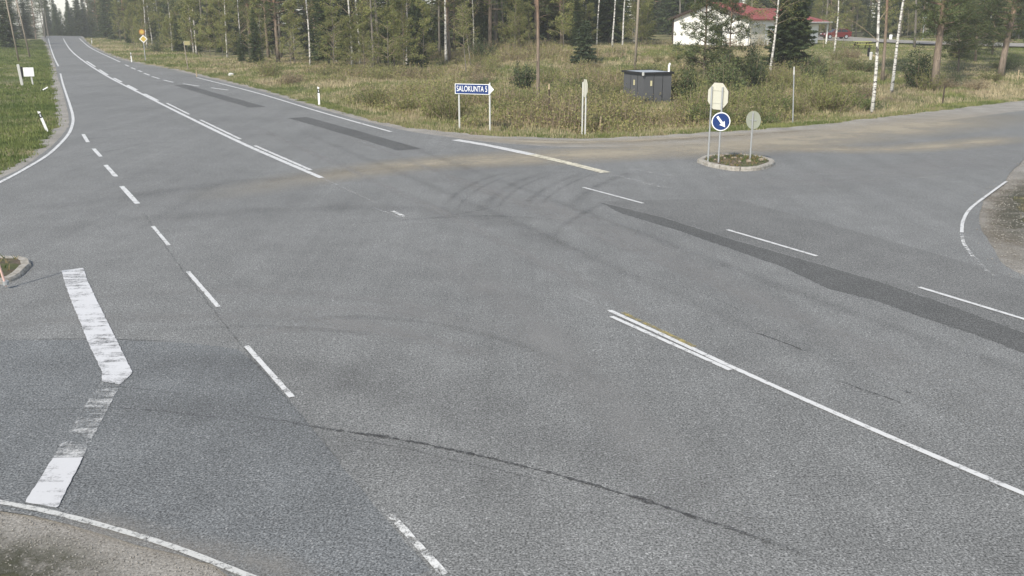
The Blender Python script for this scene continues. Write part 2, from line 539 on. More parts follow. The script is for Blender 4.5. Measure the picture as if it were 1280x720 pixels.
def poly_sheet(name, P, z, mat, parent=None, kind=None):
    P = np.asarray(P)
    tris = mgeo.tessellate_polygon([[Vector((x, y, 0)) for x, y in P]])
    V = np.column_stack([P, np.full(len(P), z)])
    T = np.array([t for t in tris])
    a = V[T[:, 1]] - V[T[:, 0]]; b = V[T[:, 2]] - V[T[:, 0]]
    flip = (a[:, 0] * b[:, 1] - a[:, 1] * b[:, 0]) < 0
    T[flip] = T[flip][:, ::-1]
    return obj(name, mesh_np(name, V, T, mat), parent, kind=kind)

gravel = poly_sheet('gravel_shoulder', GRASS, -.03, M['gravel'], kind='structure')
road = poly_sheet('road', ASPH, 0.0, M['asphalt'], kind='structure')
road['label'] = 'worn grey asphalt junction of the main road and two side roads'

ZL = [.003]
def strip(name, pts, width, mat, parent=None, z=None, fade=None, step=.4, jit=0.0, wprof=None, kind=None):
    """a thin sheet along a path; fade: strength across (list) -> 'fade' attribute, tapering at both ends"""
    P = resample(pts, step)
    n = len(P)
    t = np.gradient(P, axis=0); t /= np.linalg.norm(t, axis=1)[:, None] + 1e-9
    nr = np.stack([-t[:, 1], t[:, 0]], 1)
    prof = fade or [1, 1]
    m = len(prof)
    u = np.linspace(-.5, .5, m)
    wv = np.full(n, width) if wprof is None else np.interp(np.linspace(0, 1, n), np.linspace(0, 1, len(wprof)), wprof)
    if jit: wv = wv * (1 + jit * rng.standard_normal(n))
    if z is None:
        z = ZL[0]; ZL[0] += .00012
    V = P[:, None, :] + nr[:, None, :] * (u[None, :, None] * wv[:, None, None])
    V = np.concatenate([V, np.full((n, m, 1), z)], -1).reshape(-1, 3)
    V[:, 2] += crest(V[:, 0], V[:, 1])
    ii = np.arange(n * m).reshape(n, m)
    q = np.stack([ii[:-1, 1:], ii[:-1, :-1], ii[1:, :-1], ii[1:, 1:]], -1).reshape(-1, 4)
    me = mesh_np(name, V, q[:, ::-1] if False else q, mat)
    if fade:
        e = np.minimum(1, np.minimum(np.arange(n), np.arange(n)[::-1]) / max(1, n * .22))
        a = me.attributes.new('fade', 'FLOAT', 'POINT')
        a.data.foreach_set('value', (np.array(prof)[None, :] * e[:, None]).astype(np.float32).ravel())
    return obj(name, me, parent, kind=kind)

# the main road beyond the crest runs on downhill
cp = np.array(G(79, 45.2)); cdv = np.array([-.43, .903])
cw = float(np.hypot(*(np.array(G(101, 45.2)) - np.array(G(58, 45.2)))))
strip('road_beyond_crest', [tuple(cp - cdv * .5), tuple(cp + cdv * 20), tuple(cp + cdv * 60), tuple(cp + cdv * 160)], 8.6, M['asphalt'], None, 0.0, step=4, kind='structure')

# ---- repairs, stains and tyre marks: thin sheets of their own on the asphalt
def S(pts, n=8): return smooth(gp(pts), n)
strip('asphalt_patch', S([(225, 106), (262, 117), (322, 134)]), 1.0, M['patch'], road, jit=.03)
strip('asphalt_patch', S([(372, 147), (440, 166), (512, 187)]), 1.05, M['patch'], road, jit=.03)
def straight(poly, step, jit):
    P = resample(poly + [poly[0]], step)[:-1]
    return P + np.array([[mnoise.noise(Vector((x * 9, y * 9, 1.0))), mnoise.noise(Vector((x * 9, y * 9, 4.0)))] for x, y in P]) * jit
lane = gp([(751, 252), (829, 271), (917, 299), (1026, 330), (1092, 349), (1179, 378), (1280, 415), (1340, 436), (1340, 368), (1280, 350), (1180, 320), (1080, 292), (985, 266), (925, 251), (880, 249), (800, 250)])
poly_sheet('asphalt_patch', straight(lane, .3, .04), .0012, M['asphalt_lane'], road)
poly_sheet('asphalt_patch', straight(gp([(-60, 426), (60, 424.5), (150, 425), (240, 429), (300, 437), (345, 480), (400, 548), (470, 634), (540, 715), (420, 740), (290, 715), (200, 684), (80, 650), (-60, 624)]), .2, .03), .0008, M['asphalt_left'], road)
pp = gp([(750, 253), (829, 272), (917, 300), (1026, 331), (1092, 350), (1179, 379), (1280, 416), (1340, 437), (1340, 465), (1280, 442), (1223, 420), (1157, 398), (1092, 375), (1035, 361), (978, 333.5), (939, 320), (851, 289), (777, 267)])
poly_sheet('asphalt_patch', straight(pp, .12, .05), .0022, M['patch'], road)

BELL = [0, .5, 1, .5, 0]
WIDE = [0, .35, .8, 1, .8, .35, 0]
# dust carried out of the side road
strip('dust_film', S([(1290, 140), (1100, 163), (950, 180), (800, 189), (660, 197), (520, 206), (380, 224), (230, 252)]), 5, M['dust'], road, fade=WIDE, wprof=[7, 7.5, 7, 6.5, 5.5, 4, 2.8])
strip('dust_film', S([(1290, 170), (1130, 186), (1000, 186), (900, 183)]), 3, M['dust'], road, fade=BELL)
strip('dust_film', S([(560, 170), (700, 178), (860, 172), (1000, 163)]), 2.2, M['dust'], road, fade=BELL)
strip('dust_film', S([(420, 740), (330, 705), (200, 678), (60, 640)], 8), .7, M['dust_grey'], road, fade=BELL)
M['moss'] = film('mossy_dirt', (.075, .075, .05), .9, (2.2, 2.2, 1), 0, .36, .6)
M['dirt'] = film('brown_dirt', (.15, .125, .085), .8, (1.2, 1.2, 1), 0, .36, .6)
def ground_film(pts, wd, mat, z, name):
    strip(name, S(pts), wd, M[mat], gravel, z=z, fade=WIDE)
ground_film([(-60, 672), (0, 686), (70, 706), (140, 735)], 1.1, 'moss', -.024, 'mossy_dirt')
ground_film([(-40, 690), (20, 706), (90, 730)], .7, 'moss', -.022, 'mossy_dirt')
ground_film([(1300, 215), (1262, 240), (1250, 270), (1262, 305), (1300, 345)], 1.6, 'dirt', -.024, 'brown_dirt')
ground_film([(1300, 225), (1275, 245), (1266, 270), (1280, 305)], 1.2, 'moss', -.022, 'mossy_dirt')
ground_film([(600, 172), (760, 176), (900, 170), (1040, 160)], .8, 'dirt', -.024, 'brown_dirt')
# broad dark tracks of turning traffic
strip('turning_track', S([(-20, 458), (140, 452), (330, 462), (520, 496), (760, 575), (960, 680)]), 1.7, M['tyre_soft'], road, fade=WIDE)
strip('turning_track', S([(-20, 520), (160, 506), (360, 535), (560, 590), (760, 690)]), 1.3, M['tyre_soft'], road, fade=WIDE)
strip('turning_track', S([(0, 268), (140, 248), (300, 228), (460, 212), (620, 206)]), 1.6, M['tyre_soft'], road, fade=WIDE)
strip('turning_track', S([(-10, 300), (120, 280), (330, 262), (520, 262), (660, 290), (760, 350)]), 1.4, M['tyre_soft'], road, fade=WIDE)
strip('turning_track', S([(270, 400), (400, 385), (520, 392), (650, 425)]), .6, M['pale'], road, fade=BELL)
strip('turning_track', S([(250, 432), (380, 410), (520, 420), (640, 455)]), .5, M['pale'], road, fade=BELL)
strip('turning_track', S([(-20, 408), (120, 398), (280, 396), (430, 402), (600, 440)]), .7, M['pale'], road, fade=BELL)
strip('turning_track', S([(20, 380), (200, 366), (380, 366), (540, 386), (680, 430)]), .5, M['pale'], road, fade=BELL)
strip('turning_track', S([(300, 412), (420, 396), (560, 408), (700, 450), (820, 520)]), .35, M['tyre_soft'], road, fade=BELL)
strip('turning_track', S([(140, 420), (300, 408), (440, 416), (560, 440)]), .3, M['tyre_soft'], road, fade=BELL)
strip('turning_track', S([(420, 210), (560, 225), (720, 270), (900, 350), (1100, 450), (1290, 545)]), 1.2, M['pale'], road, fade=WIDE)
strip('turning_track', S([(520, 300), (600, 350), (680, 420), (780, 520), (900, 660)]), 1.4, M['pale'], road, fade=WIDE)
strip('turning_track', S([(1300, 185), (1160, 208), (1040, 222), (900, 236)]), 5.0, M['pale'], road, fade=WIDE)  # pale worn track, widened to paint in the far road's grazing sheen
for k_ in range(4):
    o_ = k_ * 26
    strip('wheel_track', S([(300 + o_ * 2.1, 150 + o_ * .2), (520 + o_ * 3, 250 + o_ * .3), (700 + o_ * 4, 340 + o_ * .4), (1000 + o_ * 6, 485 + o_ * .6), (1290 + o_ * 8, 620 + o_ * .8)]), .55, M['tyre_soft'] if k_ % 2 else M['pale'], road, fade=BELL)
# curved rubber arcs in the middle of the junction
for k_, (x0, sp) in enumerate([(556, 0), (571, 4), (598, 9), (612, 12), (641, 16), (657, 19), (694, 22)]):
    strip('tyre_mark', S([(x0 - 6 + sp, 268 - k_), (x0 + 4 + sp, 252), (x0 + 24 + sp, 236), (x0 + 52 + sp, 223), (x0 + 88 + sp * .6, 213)]), (.30, .18, .42, .22, .34, .2, .5)[k_], M['tyre'], road, fade=BELL)
strip('tyre_mark', S([(690, 300), (705, 282), (738, 262), (770, 248)]), .3, M['tyre'], road, fade=BELL)
strip('tyre_mark', S([(480, 278), (600, 270), (720, 276)]), .22, M['tyre'], road, fade=BELL)
strip('tyre_mark', S([(60, 178), (150, 170), (215, 164)]), .3, M['tyre'], road, fade=BELL)
strip('tyre_mark', S([(100, 197), (160, 184), (190, 176)]), .4, M['tyre'], road, fade=BELL)
strip('tyre_mark', S([(0, 425), (120, 424), (240, 428)]), .06, M['crack'], road, fade=BELL)
# sealed cracks
M['seam'] = film('paving_seam', (.05, .05, .05), .40, (7, 7, 1), 0, .3, .6)
def crack(pts, wd, name='sealed_crack', mat='crack'):
    P = resample(S(pts), .12)
    P = P + np.array([[mnoise.noise(Vector((x * 3, y * 3, 0))), mnoise.noise(Vector((x * 3, y * 3, 9)))] for x, y in P]) * .03
    strip(name, P, wd, M[mat], road, fade=[.6, 1, .6], step=.06, jit=.4)
crack([(298, 520), (340, 525), (420, 538), (500, 550), (590, 568), (680, 590), (760, 612), (850, 640), (940, 670), (1060, 716)], .065)
crack([(400, 545), (480, 556), (560, 573)], .03, mat='seam')
crack([(540, 570), (640, 592), (720, 612)], .03, mat='seam')
crack([(-4, 511), (60, 512), (160, 511), (290, 524)], .03, mat='seam')
crack([(0, 484), (120, 482), (260, 496)], .025, mat='seam')
crack([(930, 414), (960, 421), (1010, 441)], .035)
crack([(1040, 474), (1090, 491), (1138, 508)], .035)
crack([(1128, 489), (1140, 492)], .07)
crack([(640, 254), (560, 270), (460, 278), (380, 284)], .04, mat='seam')
crack([(700, 330), (860, 360), (1000, 430)], .02, mat='seam')
crack([(170, 250), (215, 320), (300, 430), (380, 525), (480, 640)], .03, mat='seam')
for px_, py_ in [(357, 551), (529, 578), (601, 633), (465, 612), (640, 560), (830, 660)]:
    crack([(px_, py_), (px_ + 6, py_ + 2)], .06)

# ---- painted markings
def P_near(pts): return max(p_[1] for p_ in pts) > 230
PZ = [.0105]
def mark(name, pts, wd, mat='paint', dense=True, jit=.0):
    PZ[0] += .00005
    return strip(name, S(pts) if dense else gp(pts), wd, M[mat], road, z=PZ[0], step=.12 if P_near(pts) else .35, jit=.05)
mark('centre_line', [(78.5, 46), (80, 50), (87, 61), (100, 73), (130, 93), (180, 119), (240, 149), (300, 178), (352, 201), (402, 222.5)], .2)
def between(path, a, b):
    """piece of a path between two photo columns"""
    xs_ = [p[0] for p in path]; ys_ = [p[1] for p in path]
    q = [(x, float(np.interp(x, xs_, ys_))) for x in np.linspace(a, b, 5)]
    return q
cpath = [(78.5, 45.5), (80, 50), (87, 61), (100, 73), (130, 93), (180, 119), (240, 149), (300, 178), (402, 222.5)]
for a, b in [(106, 117), (122, 133), (140, 150), (157, 169), (178, 195)]:
    q = between(cpath, a, b)
    mark('centre_dash', [(x + 2.2, y - .6) for x, y in q], .22)
for a, b in [(204, 232), (246, 296), (314, 384)]:
    q = between(cpath, a, b)
    mark('centre_dash', [(x + 4.5, y - 1.9) for x, y in q], .14)
mark('centre_line', [(762, 388.5), (835, 422), (910, 457), (1010, 502), (1150, 563), (1280, 618), (1360, 652)], .105)
mark('centre_dash', [(764, 396), (835, 428), (913, 463)], .095)
mark('centre_line', [(716, 369), (740, 379), (762, 388.5)], .10, 'paint_faint')
mark('old_yellow_line', [(778, 391), (820, 411), (868, 434)], .10, 'paint_yellow')
mark('centre_dash', [(464, 259), (508, 275)], .09, 'paint_faint')
mark('centre_dash', [(490, 264), (508, 272)], .12, 'paint_worn')
mark('centre_line', [(402, 222.5), (440, 240), (470, 254)], .10, 'paint_faint')
for a, b, m_ in [((104, 168), (110, 178), 'paint'), ((117, 186), (126, 196), 'paint'), ((132, 206.5), (145, 221), 'paint'), ((152, 233), (172, 255), 'paint'),
                 ((191, 283), (211, 307), 'paint'), ((235, 340), (273, 384), 'paint'), ((308, 433), (365, 497), 'paint'), ((487, 643), (556, 719), 'paint_worn')]:
    mark('lane_dash', [a, b], (.15 if b[1] < 300 else .088) if b[1] < 500 else .085, m_, False)
mark('edge_line', [(60, 46), (62, 55), (67, 70), (73, 83)], .16)
mark('edge_line', [(75.5, 92), (79, 106), (87, 130), (91, 145), (90.5, 156), (84, 170), (62, 192), (30, 212), (0, 228), (-40, 247)], .14)
mark('edge_line', [(97, 46), (108, 56), (120, 63.5), (150, 77.5)], .18)
mark('edge_line', [(160, 80), (205, 87.5)], .14, 'paint_faint')
mark('edge_line', [(246, 97), (320, 116), (400, 140), (489, 165)], .17, 'paint')
for a, b in [((156.5, 81), (161, 83)), ((164, 84.6), (169.5, 86.8)), ((172.5, 88), (177.5, 90)), ((180, 91.6), (187, 94.2)), ((190, 95.8), (199, 98.4)), ((204.5, 100.2), (216.5, 103)), ((229, 104.8), (249, 107.8)), ((264, 109.8), (285, 112.8))]:
    mark('lane_dash', [a, b], .2, 'paint', False)
mark('stop_line', [(569, 175), (610, 182), (665, 193.5)], .42)
mark('stop_line', [(665, 193.5), (710, 204), (757, 216)], .40, 'paint_dusty')
mark('stop_line', [(757, 216), (800, 227), (832, 235)], .25, 'paint_faint')
mark('guide_line', [(778, 209), (845, 222)], .2, 'paint_faint')
mark('guide_line', [(556, 186), (572, 190)], .14, 'paint_faint')
mark('lane_dash', [(729, 234.5), (804, 254.5)], .105, 'paint', False)
mark('lane_dash', [(909, 287.5), (1021, 320.5)], .105, 'paint', False)
mark('lane_dash', [(1149, 359.5), (1282, 400)], .105, 'paint', False)
mark('edge_line', [(1258, 227), (1240, 240), (1214, 260), (1204, 276), (1202, 291)], .085)
mark('edge_line', [(1202, 293), (1205, 305), (1216, 321)], .085, 'paint_worn')
mark('edge_line', [(1216, 321), (1228, 334), (1244, 346)], .12, 'paint_faint')
mark('guide_line', [(1145, 223), (1176, 221)], .14, 'paint_faint')
mark('edge_line', [(-60, 618), (0, 628.5), (80, 645), (200, 679), (306, 719), (380, 750)], .08, 'paint_edge')
# the broad kinked bar at the left
bar = [[(77, 339), (104, 335.5), (107, 343), (109, 350), (121, 376), (135, 404), (148, 430), (166, 467), (150, 481.5), (127, 477.5), (128, 466), (112, 433), (100, 403), (88, 374), (81, 354)],
       [(127, 478), (150, 482), (134, 514), (116, 548), (96, 588), (72, 636), (31, 629), (52, 596), (73, 562), (96, 525), (112, 498)]]
poly_sheet('stop_bar', straight(gp(bar[0]), .06, .012), .0142, M['paint_bar'], road)
M['paint_bar2'] = paint('stop_bar_paint_rubbed', (.52, .52, .525), .37, .50, 1.6, ((1.4, 7, 1), R(-6)))
M['paint_bar3'] = paint('stop_bar_paint_almost_gone', (.56, .56, .55), .47, .60, 1.6, ((1.4, 7, 1), R(-6)))
poly_sheet('stop_bar', straight(gp([(127, 478), (150, 482), (134, 514), (116, 548), (104, 572), (66, 573), (73, 562), (96, 525), (112, 498)]), .06, .012), .0144, M['paint_bar3'], road)
poly_sheet('stop_bar', straight(gp([(66, 573.5), (104, 572.5), (96, 588), (72, 636), (31, 629), (52, 596)]), .06, .012), .0146, M['paint_bar2'], road)

# ------------------------------------------------------------------ traffic islands
def island(name, outline, label, soil_z=.13, stones=14, kerb_w=.22, kh=.135, weeds=26):
    P = resample(smooth(outline + [outline[0]], 8), .1)[:-1]
    c = P.mean(0)
    t = thing(name, label, 'traffic island', (c[0], c[1], 0))
    Q = P - c
    per = np.concatenate([[0], np.cumsum(np.hypot(*np.diff(np.vstack([Q, Q[:1]]), axis=0).T))])
    L = per[-1]
    n = max(8, int(L / .85))
    QQ = np.vstack([Q, Q[:1]])
    def at(s_):
        s_ %= L
        return np.array([np.interp(s_, per, QQ[:, 0]), np.interp(s_, per, QQ[:, 1])])
    area = .5 * np.sum(Q[:, 0] * np.roll(Q[:, 1], -1) - np.roll(Q[:, 0], -1) * Q[:, 1])
    sg = 1 if area > 0 else -1
    for i in range(n):
        mb = MB(); seg = 4
        V = []
        for j in range(seg + 1):
            s_ = L * (i + .02 + .96 * j / seg) / n
            p = at(s_); tg = at(s_ + .05) - at(s_ - .05); tg /= np.linalg.norm(tg)
            nr = np.array([-tg[1], tg[0]]) * sg            # inwards
            up = kh + random.uniform(-.012, .012) * (j in (0, seg))
            for (o_, z_) in ((0, -.02), (.015, up - .04), (.05, up), (kerb_w - .02, up), (kerb_w, up - .02), (kerb_w, -.02)):
                q = p + nr * o_
                V.append((q[0], q[1], z_))
        Fc = []
        for j in range(seg):
            for a in range(5):
                f = (j * 6 + a, j * 6 + a + 1, j * 6 + 7 + a, j * 6 + 6 + a)
                Fc.append(f if sg < 0 else f[::-1])
        Fc += [tuple(range(6)), tuple(range(seg * 6 + 5, seg * 6 - 1, -1))]
        mb.add(V, Fc)
        obj('kerb_stone', mb.mesh('kerb_stone', M['kerb']), t)
    # mounded soil
    rings = [1, .85, .6, .35, .12]
    V = [];
    m = len(Q)
    inner = []
    for i in range(m):
        tg = Q[(i + 1) % m] - Q[i - 1]; tg /= np.linalg.norm(tg)
        inner.append(Q[i] + np.array([-tg[1], tg[0]]) * sg * (kerb_w - .03))
    inner = np.array(inner)
    for r_i, r_ in enumerate(rings):
        for q in inner:
            p = q * r_
            V.append((p[0], p[1], soil_z - .03 + .1 * (1 - r_ ** 2) + .035 * mnoise.noise(Vector((p[0] * 3, p[1] * 3, 2.2)))))
    T = []
    for a in range(len(rings) - 1):
        for i in range(m):
            j = (i + 1) % m
            f = (a * m + i, a * m + j, (a + 1) * m + j, (a + 1) * m + i)
            T.append(f if sg > 0 else f[::-1])
    e = (len(rings) - 1) * m
    me = bpy.data.meshes.new('soil'); T.append(tuple(range(e, e + m)) if sg > 0 else tuple(range(e + m - 1, e - 1, -1)))
    me.from_pydata(V, [], T); me.materials.append(M['soil']); me.polygons.foreach_set('use_smooth', [True] * len(me.polygons))
    soil = obj('soil', me, t)
    for i in range(stones):
        q = inner[random.randrange(m)] * random.uniform(.05, .85)
        r_ = random.uniform(.03, .10)
        mb = MB(); mb.box((0, 0, 0), (r_ * 2, r_ * 1.5, r_ * 1.2), random.uniform(0, 3), r_ * .28)
        obj('stone', mb.mesh('stone', M['stone']), t, loc=(q[0], q[1], soil_z + .06 + .02), rotz=0)
    # weeds
    pts = np.array([inner[random.randrange(m)] * random.uniform(.2, .97) for _ in range(int(abs(area) * weeds))])
    V = []; T = []; C = []
    for q in pts:
        z0 = soil_z - .02 + .1 * (1 - min(1, np.hypot(*q) / (np.hypot(*inner[0]) + .01)))
        green = random.random() < .55
        col_ = (.08, .12, .03) if green else (.25, .19, .09)
        for _ in range(4):
            a = random.uniform(0, 6.28); h_ = random.uniform(.05, .16); b = len(V)
            V += [(q[0] - .012, q[1], z0), (q[0] + .012, q[1], z0), (q[0] + math.cos(a) * h_ * .7, q[1] + math.sin(a) * h_ * .7, z0 + h_)]
            T.append((b, b + 1, b + 2)); C += [col_] * 3
    g_ = obj('weeds', mesh_np('weeds', V, T, M['grass'], C), t); g_['kind'] = 'stuff'
    return t, c
isl, ic = island('traffic_island', gp([(871, 203), (886, 208.5), (915, 213.5), (945, 213.5), (966, 208), (967, 203), (950, 198.5), (925, 196), (900, 196), (880, 198.5)]), 'oval kerbed traffic island carrying the back-turned octagonal sign')
isl2, ic2 = island('traffic_island', gp([(40, 333), (36, 326), (10, 323.5), (-40, 324), (-85, 330), (-95, 342), (-60, 356), (-10, 357), (22, 349)]), 'kerbed traffic island cut by the left picture edge', soil_z=.09, stones=12, kh=.085, weeds=14)
isl['group'] = isl2['group'] = 'kerbed traffic islands'

# ------------------------------------------------------------------ road signs
def face_cam(p, turn=0):
    """rotation so that local -Y looks at the camera, turned by some degrees"""
    return math.atan2(p[1], p[0]) - math.pi / 2 + R(turn)

def ngon(r, n, a0=0, sx=1): return [(r * math.cos(a0 + 2 * math.pi * i / n) * sx, r * math.sin(a0 + 2 * math.pi * i / n)) for i in range(n)]

# octagonal stop sign seen from behind, on two steel posts
b1 = Vector((*G(885, 201, .13), 0)); b2_ = Vector((*G(898, 203, .13), 0))
mid = (b1 + b2_) / 2
dv = (b2_ - b1); rzs = math.atan2(dv.y, dv.x); sep = dv.length
sc = px_m((mid.x, mid.y, .1))
t = thing('stop_sign', 'octagonal sign seen from its pale back, on two posts in the island', 'road sign', (mid.x, mid.y, .1), rzs)
zt = 2.86
for s_ in (-1, 1):
    obj('post', MB().tube([(s_ * sep / 2, 0, -.1), (s_ * sep / 2, 0, zt - .12)], .032, 10).mesh('post', M['metal'], False), t)
ocr = .52
obj('sign_plate', MB().prism([(x, z + zt - .46) for x, z in ngon(ocr, 8, math.pi / 8)], .012, Matrix.Translation((.0, .06, 0))).mesh('sign_plate', M['sign_back']), t)
obj('plate_rim', MB().tube([(x, .06, z + zt - .46) for x, z in ngon(ocr + .005, 8, math.pi / 8)] + [(ocr * math.cos(math.pi / 8) + .005, .06, zt - .46 + ocr * math.sin(math.pi / 8))], .012, 6, False).mesh('plate_rim', M['trim_dark']), t)
for z_ in (zt - .25, zt - .7):
    obj('clamp_bar', MB().box((0, .045, z_), (sep + .12, .012, .03)).mesh('clamp_bar', M['sign_back']), t)

# keep-right disc clamped on the right-hand post, facing the camera
p = b2_.copy()
t = thing('keep_right_sign', 'round blue sign with white diagonal arrow below the octagonal sign', 'road sign', (p.x, p.y, 1.62), face_cam(p, 6))
disc = .335
obj('sign_plate', MB().prism(ngon(disc, 40), .012, Matrix.Translation((0, -.06, 0))).mesh('sign_plate', M['white']), t)
obj('blue_disc', MB().prism(ngon(disc - .035, 40), .008, Matrix.Translation((0, -.068, 0))).mesh('blue_disc', M['blue']), t)
ar = R(-52); ca, sa = math.cos(ar), math.sin(ar)
arrow = [(-.23, -.04), (.06, -.04), (.06, -.115), (.25, 0), (.06, .115), (.06, .04), (-.23, .04)]
obj('arrow', MB().prism([(x * ca - z * sa, x * sa + z * ca) for x, z in arrow], .006, Matrix.Translation((0, -.073, 0))).mesh('arrow', M['white']), t)
obj('bracket', MB().box((0, -.043, 0), (.09, .03, .05)).mesh('bracket', M['metal']), t)

# small round sign on the right of the island, seen from behind
p = Vector((*G(937.5, 200, .13), .1))
t = thing('round_sign', 'round grey sign back on a single post at the right of the island', 'road sign', p, face_cam(p, -38))
obj('post', MB().tube([(0, 0, -.1), (0, 0, 1.78)], .032, 10).mesh('post', M['metal']), t)
obj('sign_plate', MB().prism([(x, z + 1.5) for x, z in ngon(.335, 36)], .012, Matrix.Translation((0, .045, 0))).mesh('sign_plate', M['sign_back_dull']), t)
obj('clamp_bar', MB().box((0, .03, 1.5), (.3, .02, .035)).mesh('clamp_bar', M['metal']), t)

# direction arrow sign
p1, p2 = P3(574, 158.5), P3(612, 160)
mid = (p1 + p2) / 2
dv = p2 - p1; rzs = math.atan2(dv.y, dv.x); sc = px_m(mid)
z_g = mid.z
bw, bh = 49 / sc, 12.5 / sc
sep = dv.length
t = thing('direction_sign', 'blue direction sign with white lettering and arrow tip on two posts', 'direction sign', mid, rzs)
for s_ in (-1, 1):
    obj('post', MB().tube([(s_ * sep / 2, .05, -.3), (s_ * sep / 2, .05, 60 / sc if s_ > 0 else 57 / sc)], .045, 10).mesh('post', M['offwhite']), t)
zb = 52 / sc; L_ = -bw / 2 - .02; Rr = bw / 2 + .08
def arrow_poly(ins):
    h_ = bh / 2 - ins
    return [(L_ + ins, zb - h_), (Rr - .24 - ins * .4, zb - h_), (Rr - ins * 1.4, zb), (Rr - .24 - ins * .4, zb + h_), (L_ + ins, zb + h_)]
obj('board', MB().prism(arrow_poly(0), .03, Matrix.Translation((0, -.02, 0))).mesh('board', M['white']), t)
h_ = bh / 2 - .028
obj('blue_panel', MB().prism([(L_ + .035, zb - h_), (Rr - .27, zb - h_), (Rr - .27, zb + h_), (L_ + .035, zb + h_)], .012, Matrix.Translation((0, -.036, 0))).mesh('blue_panel', M['blue']), t)
cu = bpy.data.curves.new('lettering', 'FONT')
cu.body = 'SALOKUNTA 5'; cu.align_x = 'CENTER'; cu.align_y = 'CENTER'; cu.extrude = .004; cu.size = .40; cu.offset = .0
tmp = bpy.data.objects.new('lettering_tmp', cu); COL.objects.link(tmp)
bpy.context.view_layer.update()
me = bpy.data.meshes.new_from_object(tmp); bpy.data.objects.remove(tmp)
me.name = 'lettering'; me.materials.clear(); me.materials.append(M['white'])
wx = max(v.co.x for v in me.vertices) - min(v.co.x for v in me.vertices)
hy = max(v.co.y for v in me.vertices) - min(v.co.y for v in me.vertices)
tx = ((Rr - .27) - (L_ + .035)) * .92 / wx; ty = .27 / hy
me.transform(Matrix.Translation(((L_ + .035 + Rr - .27) / 2, -.046, zb)) @ Matrix.Rotation(math.pi / 2, 4, 'X') @ Matrix.Diagonal((tx, ty, 1, 1)))
obj('lettering', me, t)

# narrow sign seen nearly edge-on, on two posts
p1, p2 = P3(727.6, 163), P3(731.6, 163.5)
mid = (p1 + p2) / 2; sc = px_m(mid)
e_dir = R(78)
t = thing('edge_on_sign', 'sign seen almost edge-on with two slim pale posts in the verge', 'road sign', mid, face_cam(mid, 0))
for s_ in (-1, 1):
    obj('post', MB().tube([(s_ * 1.9 / sc, .1 - s_ * .2, -.2), (s_ * 1.9 / sc, .1 - s_ * .2, 68 / sc)], .038, 10).mesh('post', M['offwhite']), t)
obj('sign_plate', MB().prism([(x, z + 61 / sc) for x, z in ngon(.45, 8, math.pi / 8)], .02, Matrix.Translation((.03, .0, 0)) @ Matrix.Rotation(R(-75), 4, 'Z')).mesh('sign_plate', M['sign_back']), t)

# priority sign far on the right of the main road: yellow diamond under an orange disc
p = P3(182, 76.5); sc = px_m(p)
t = thing('priority_sign', 'yellow diamond priority sign under a small orange disc beside the main road', 'road sign', p, face_cam(p, 0))
obj('post', MB().tube([(0, 0, -.2), (0, 0, 38 / sc)], .05, 8).mesh('post', M['metal']), t)
d_ = 4.9 / sc
obj('sign_plate', MB().prism([(0, 27 / sc - d_), (d_, 27 / sc), (0, 27 / sc + d_), (-d_, 27 / sc)], .02, Matrix.Translation((0, -.07, 0))).mesh('sign_plate', M['white']), t)
d2_ = d_ * .74
obj('yellow_diamond', MB().prism([(0, 27 / sc - d2_), (d2_, 27 / sc), (0, 27 / sc + d2_), (-d2_, 27 / sc)], .012, Matrix.Translation((0, -.084, 0))).mesh('yellow_diamond', M['yellow']), t)
ring = ngon(3.4 / sc, 20)
obj('orange_disc', MB().prism([(x - 1 / sc, z + 35.5 / sc) for x, z in ring], .02, Matrix.Translation((0, -.07, 0))).mesh('orange_disc', M['orange']), t)
obj('disc_face', MB().prism([(x * .62 - 1 / sc, z * .62 + 35.5 / sc) for x, z in ring], .012, Matrix.Translation((0, -.084, 0))).mesh('disc_face', M['yellow']), t)

p = P3(235.5, 87.5); sc = px_m(p)
t = thing('yellow_sign', 'thin pale post with a small yellow plate beside the main road', 'road sign', p, face_cam(p, 0))
obj('post', MB().tube([(0, 0, -.2), (-2.5 / sc, 0, 35 / sc)], .05, 8).mesh('post', M['pole_wood']), t)
obj('sign_plate', MB().box((1.2 / sc, -.07, 33 / sc), (6.5 / sc, .02, 4.5 / sc)).mesh('sign_plate', plain('faded_yellow', (.34, .30, .15), .6)), t)
obj('rim', MB().box((1.2 / sc, -.058, 33 / sc), (7.2 / sc, .012, 5.2 / sc)).mesh('rim', M['sign_back_dull']), t)

p = P3(105.5, 46.5); sc = px_m(p)
t = thing('crest_sign', 'orange triangular sign on a post at the crest of the main road', 'road sign', p, face_cam(p, 0))
obj('post', MB().tube([(0, 0, -.2), (0, 0, 13 / sc)], .06, 8).mesh('post', M['metal']), t)
obj('sign_plate', MB().prism([(-2 / sc, 8.5 / sc), (2 / sc, 8.5 / sc), (0, 14 / sc)], .03, Matrix.Translation((0, -.07, 0))).mesh('sign_plate', M['orange']), t)
obj('lower_plate', MB().box((0, -.07, 7 / sc), (3 / sc, .03, 2.2 / sc)).mesh('lower_plate', M['yellow']), t)

p = P3(59, 46.5); sc = px_m(p)
t = thing('warning_sign', 'white plate under a round lamp-like disc at the far left kerb', 'road sign', p, face_cam(p, 0))
obj('post', MB().tube([(0, 0, -.2), (.0, 0, 10 / sc)], .06, 8).mesh('post', M['metal']), t)
obj('sign_plate', MB().box((0, -.08, 5.5 / sc), (8 / sc, .04, 4.5 / sc)).mesh('sign_plate', M['offwhite']), t)
obj('disc', MB().prism([(x, z + 10.4 / sc) for x, z in ngon(1.4 / sc, 16)], .04, Matrix.Translation((0, -.08, 0))).mesh('disc', M['white']), t)

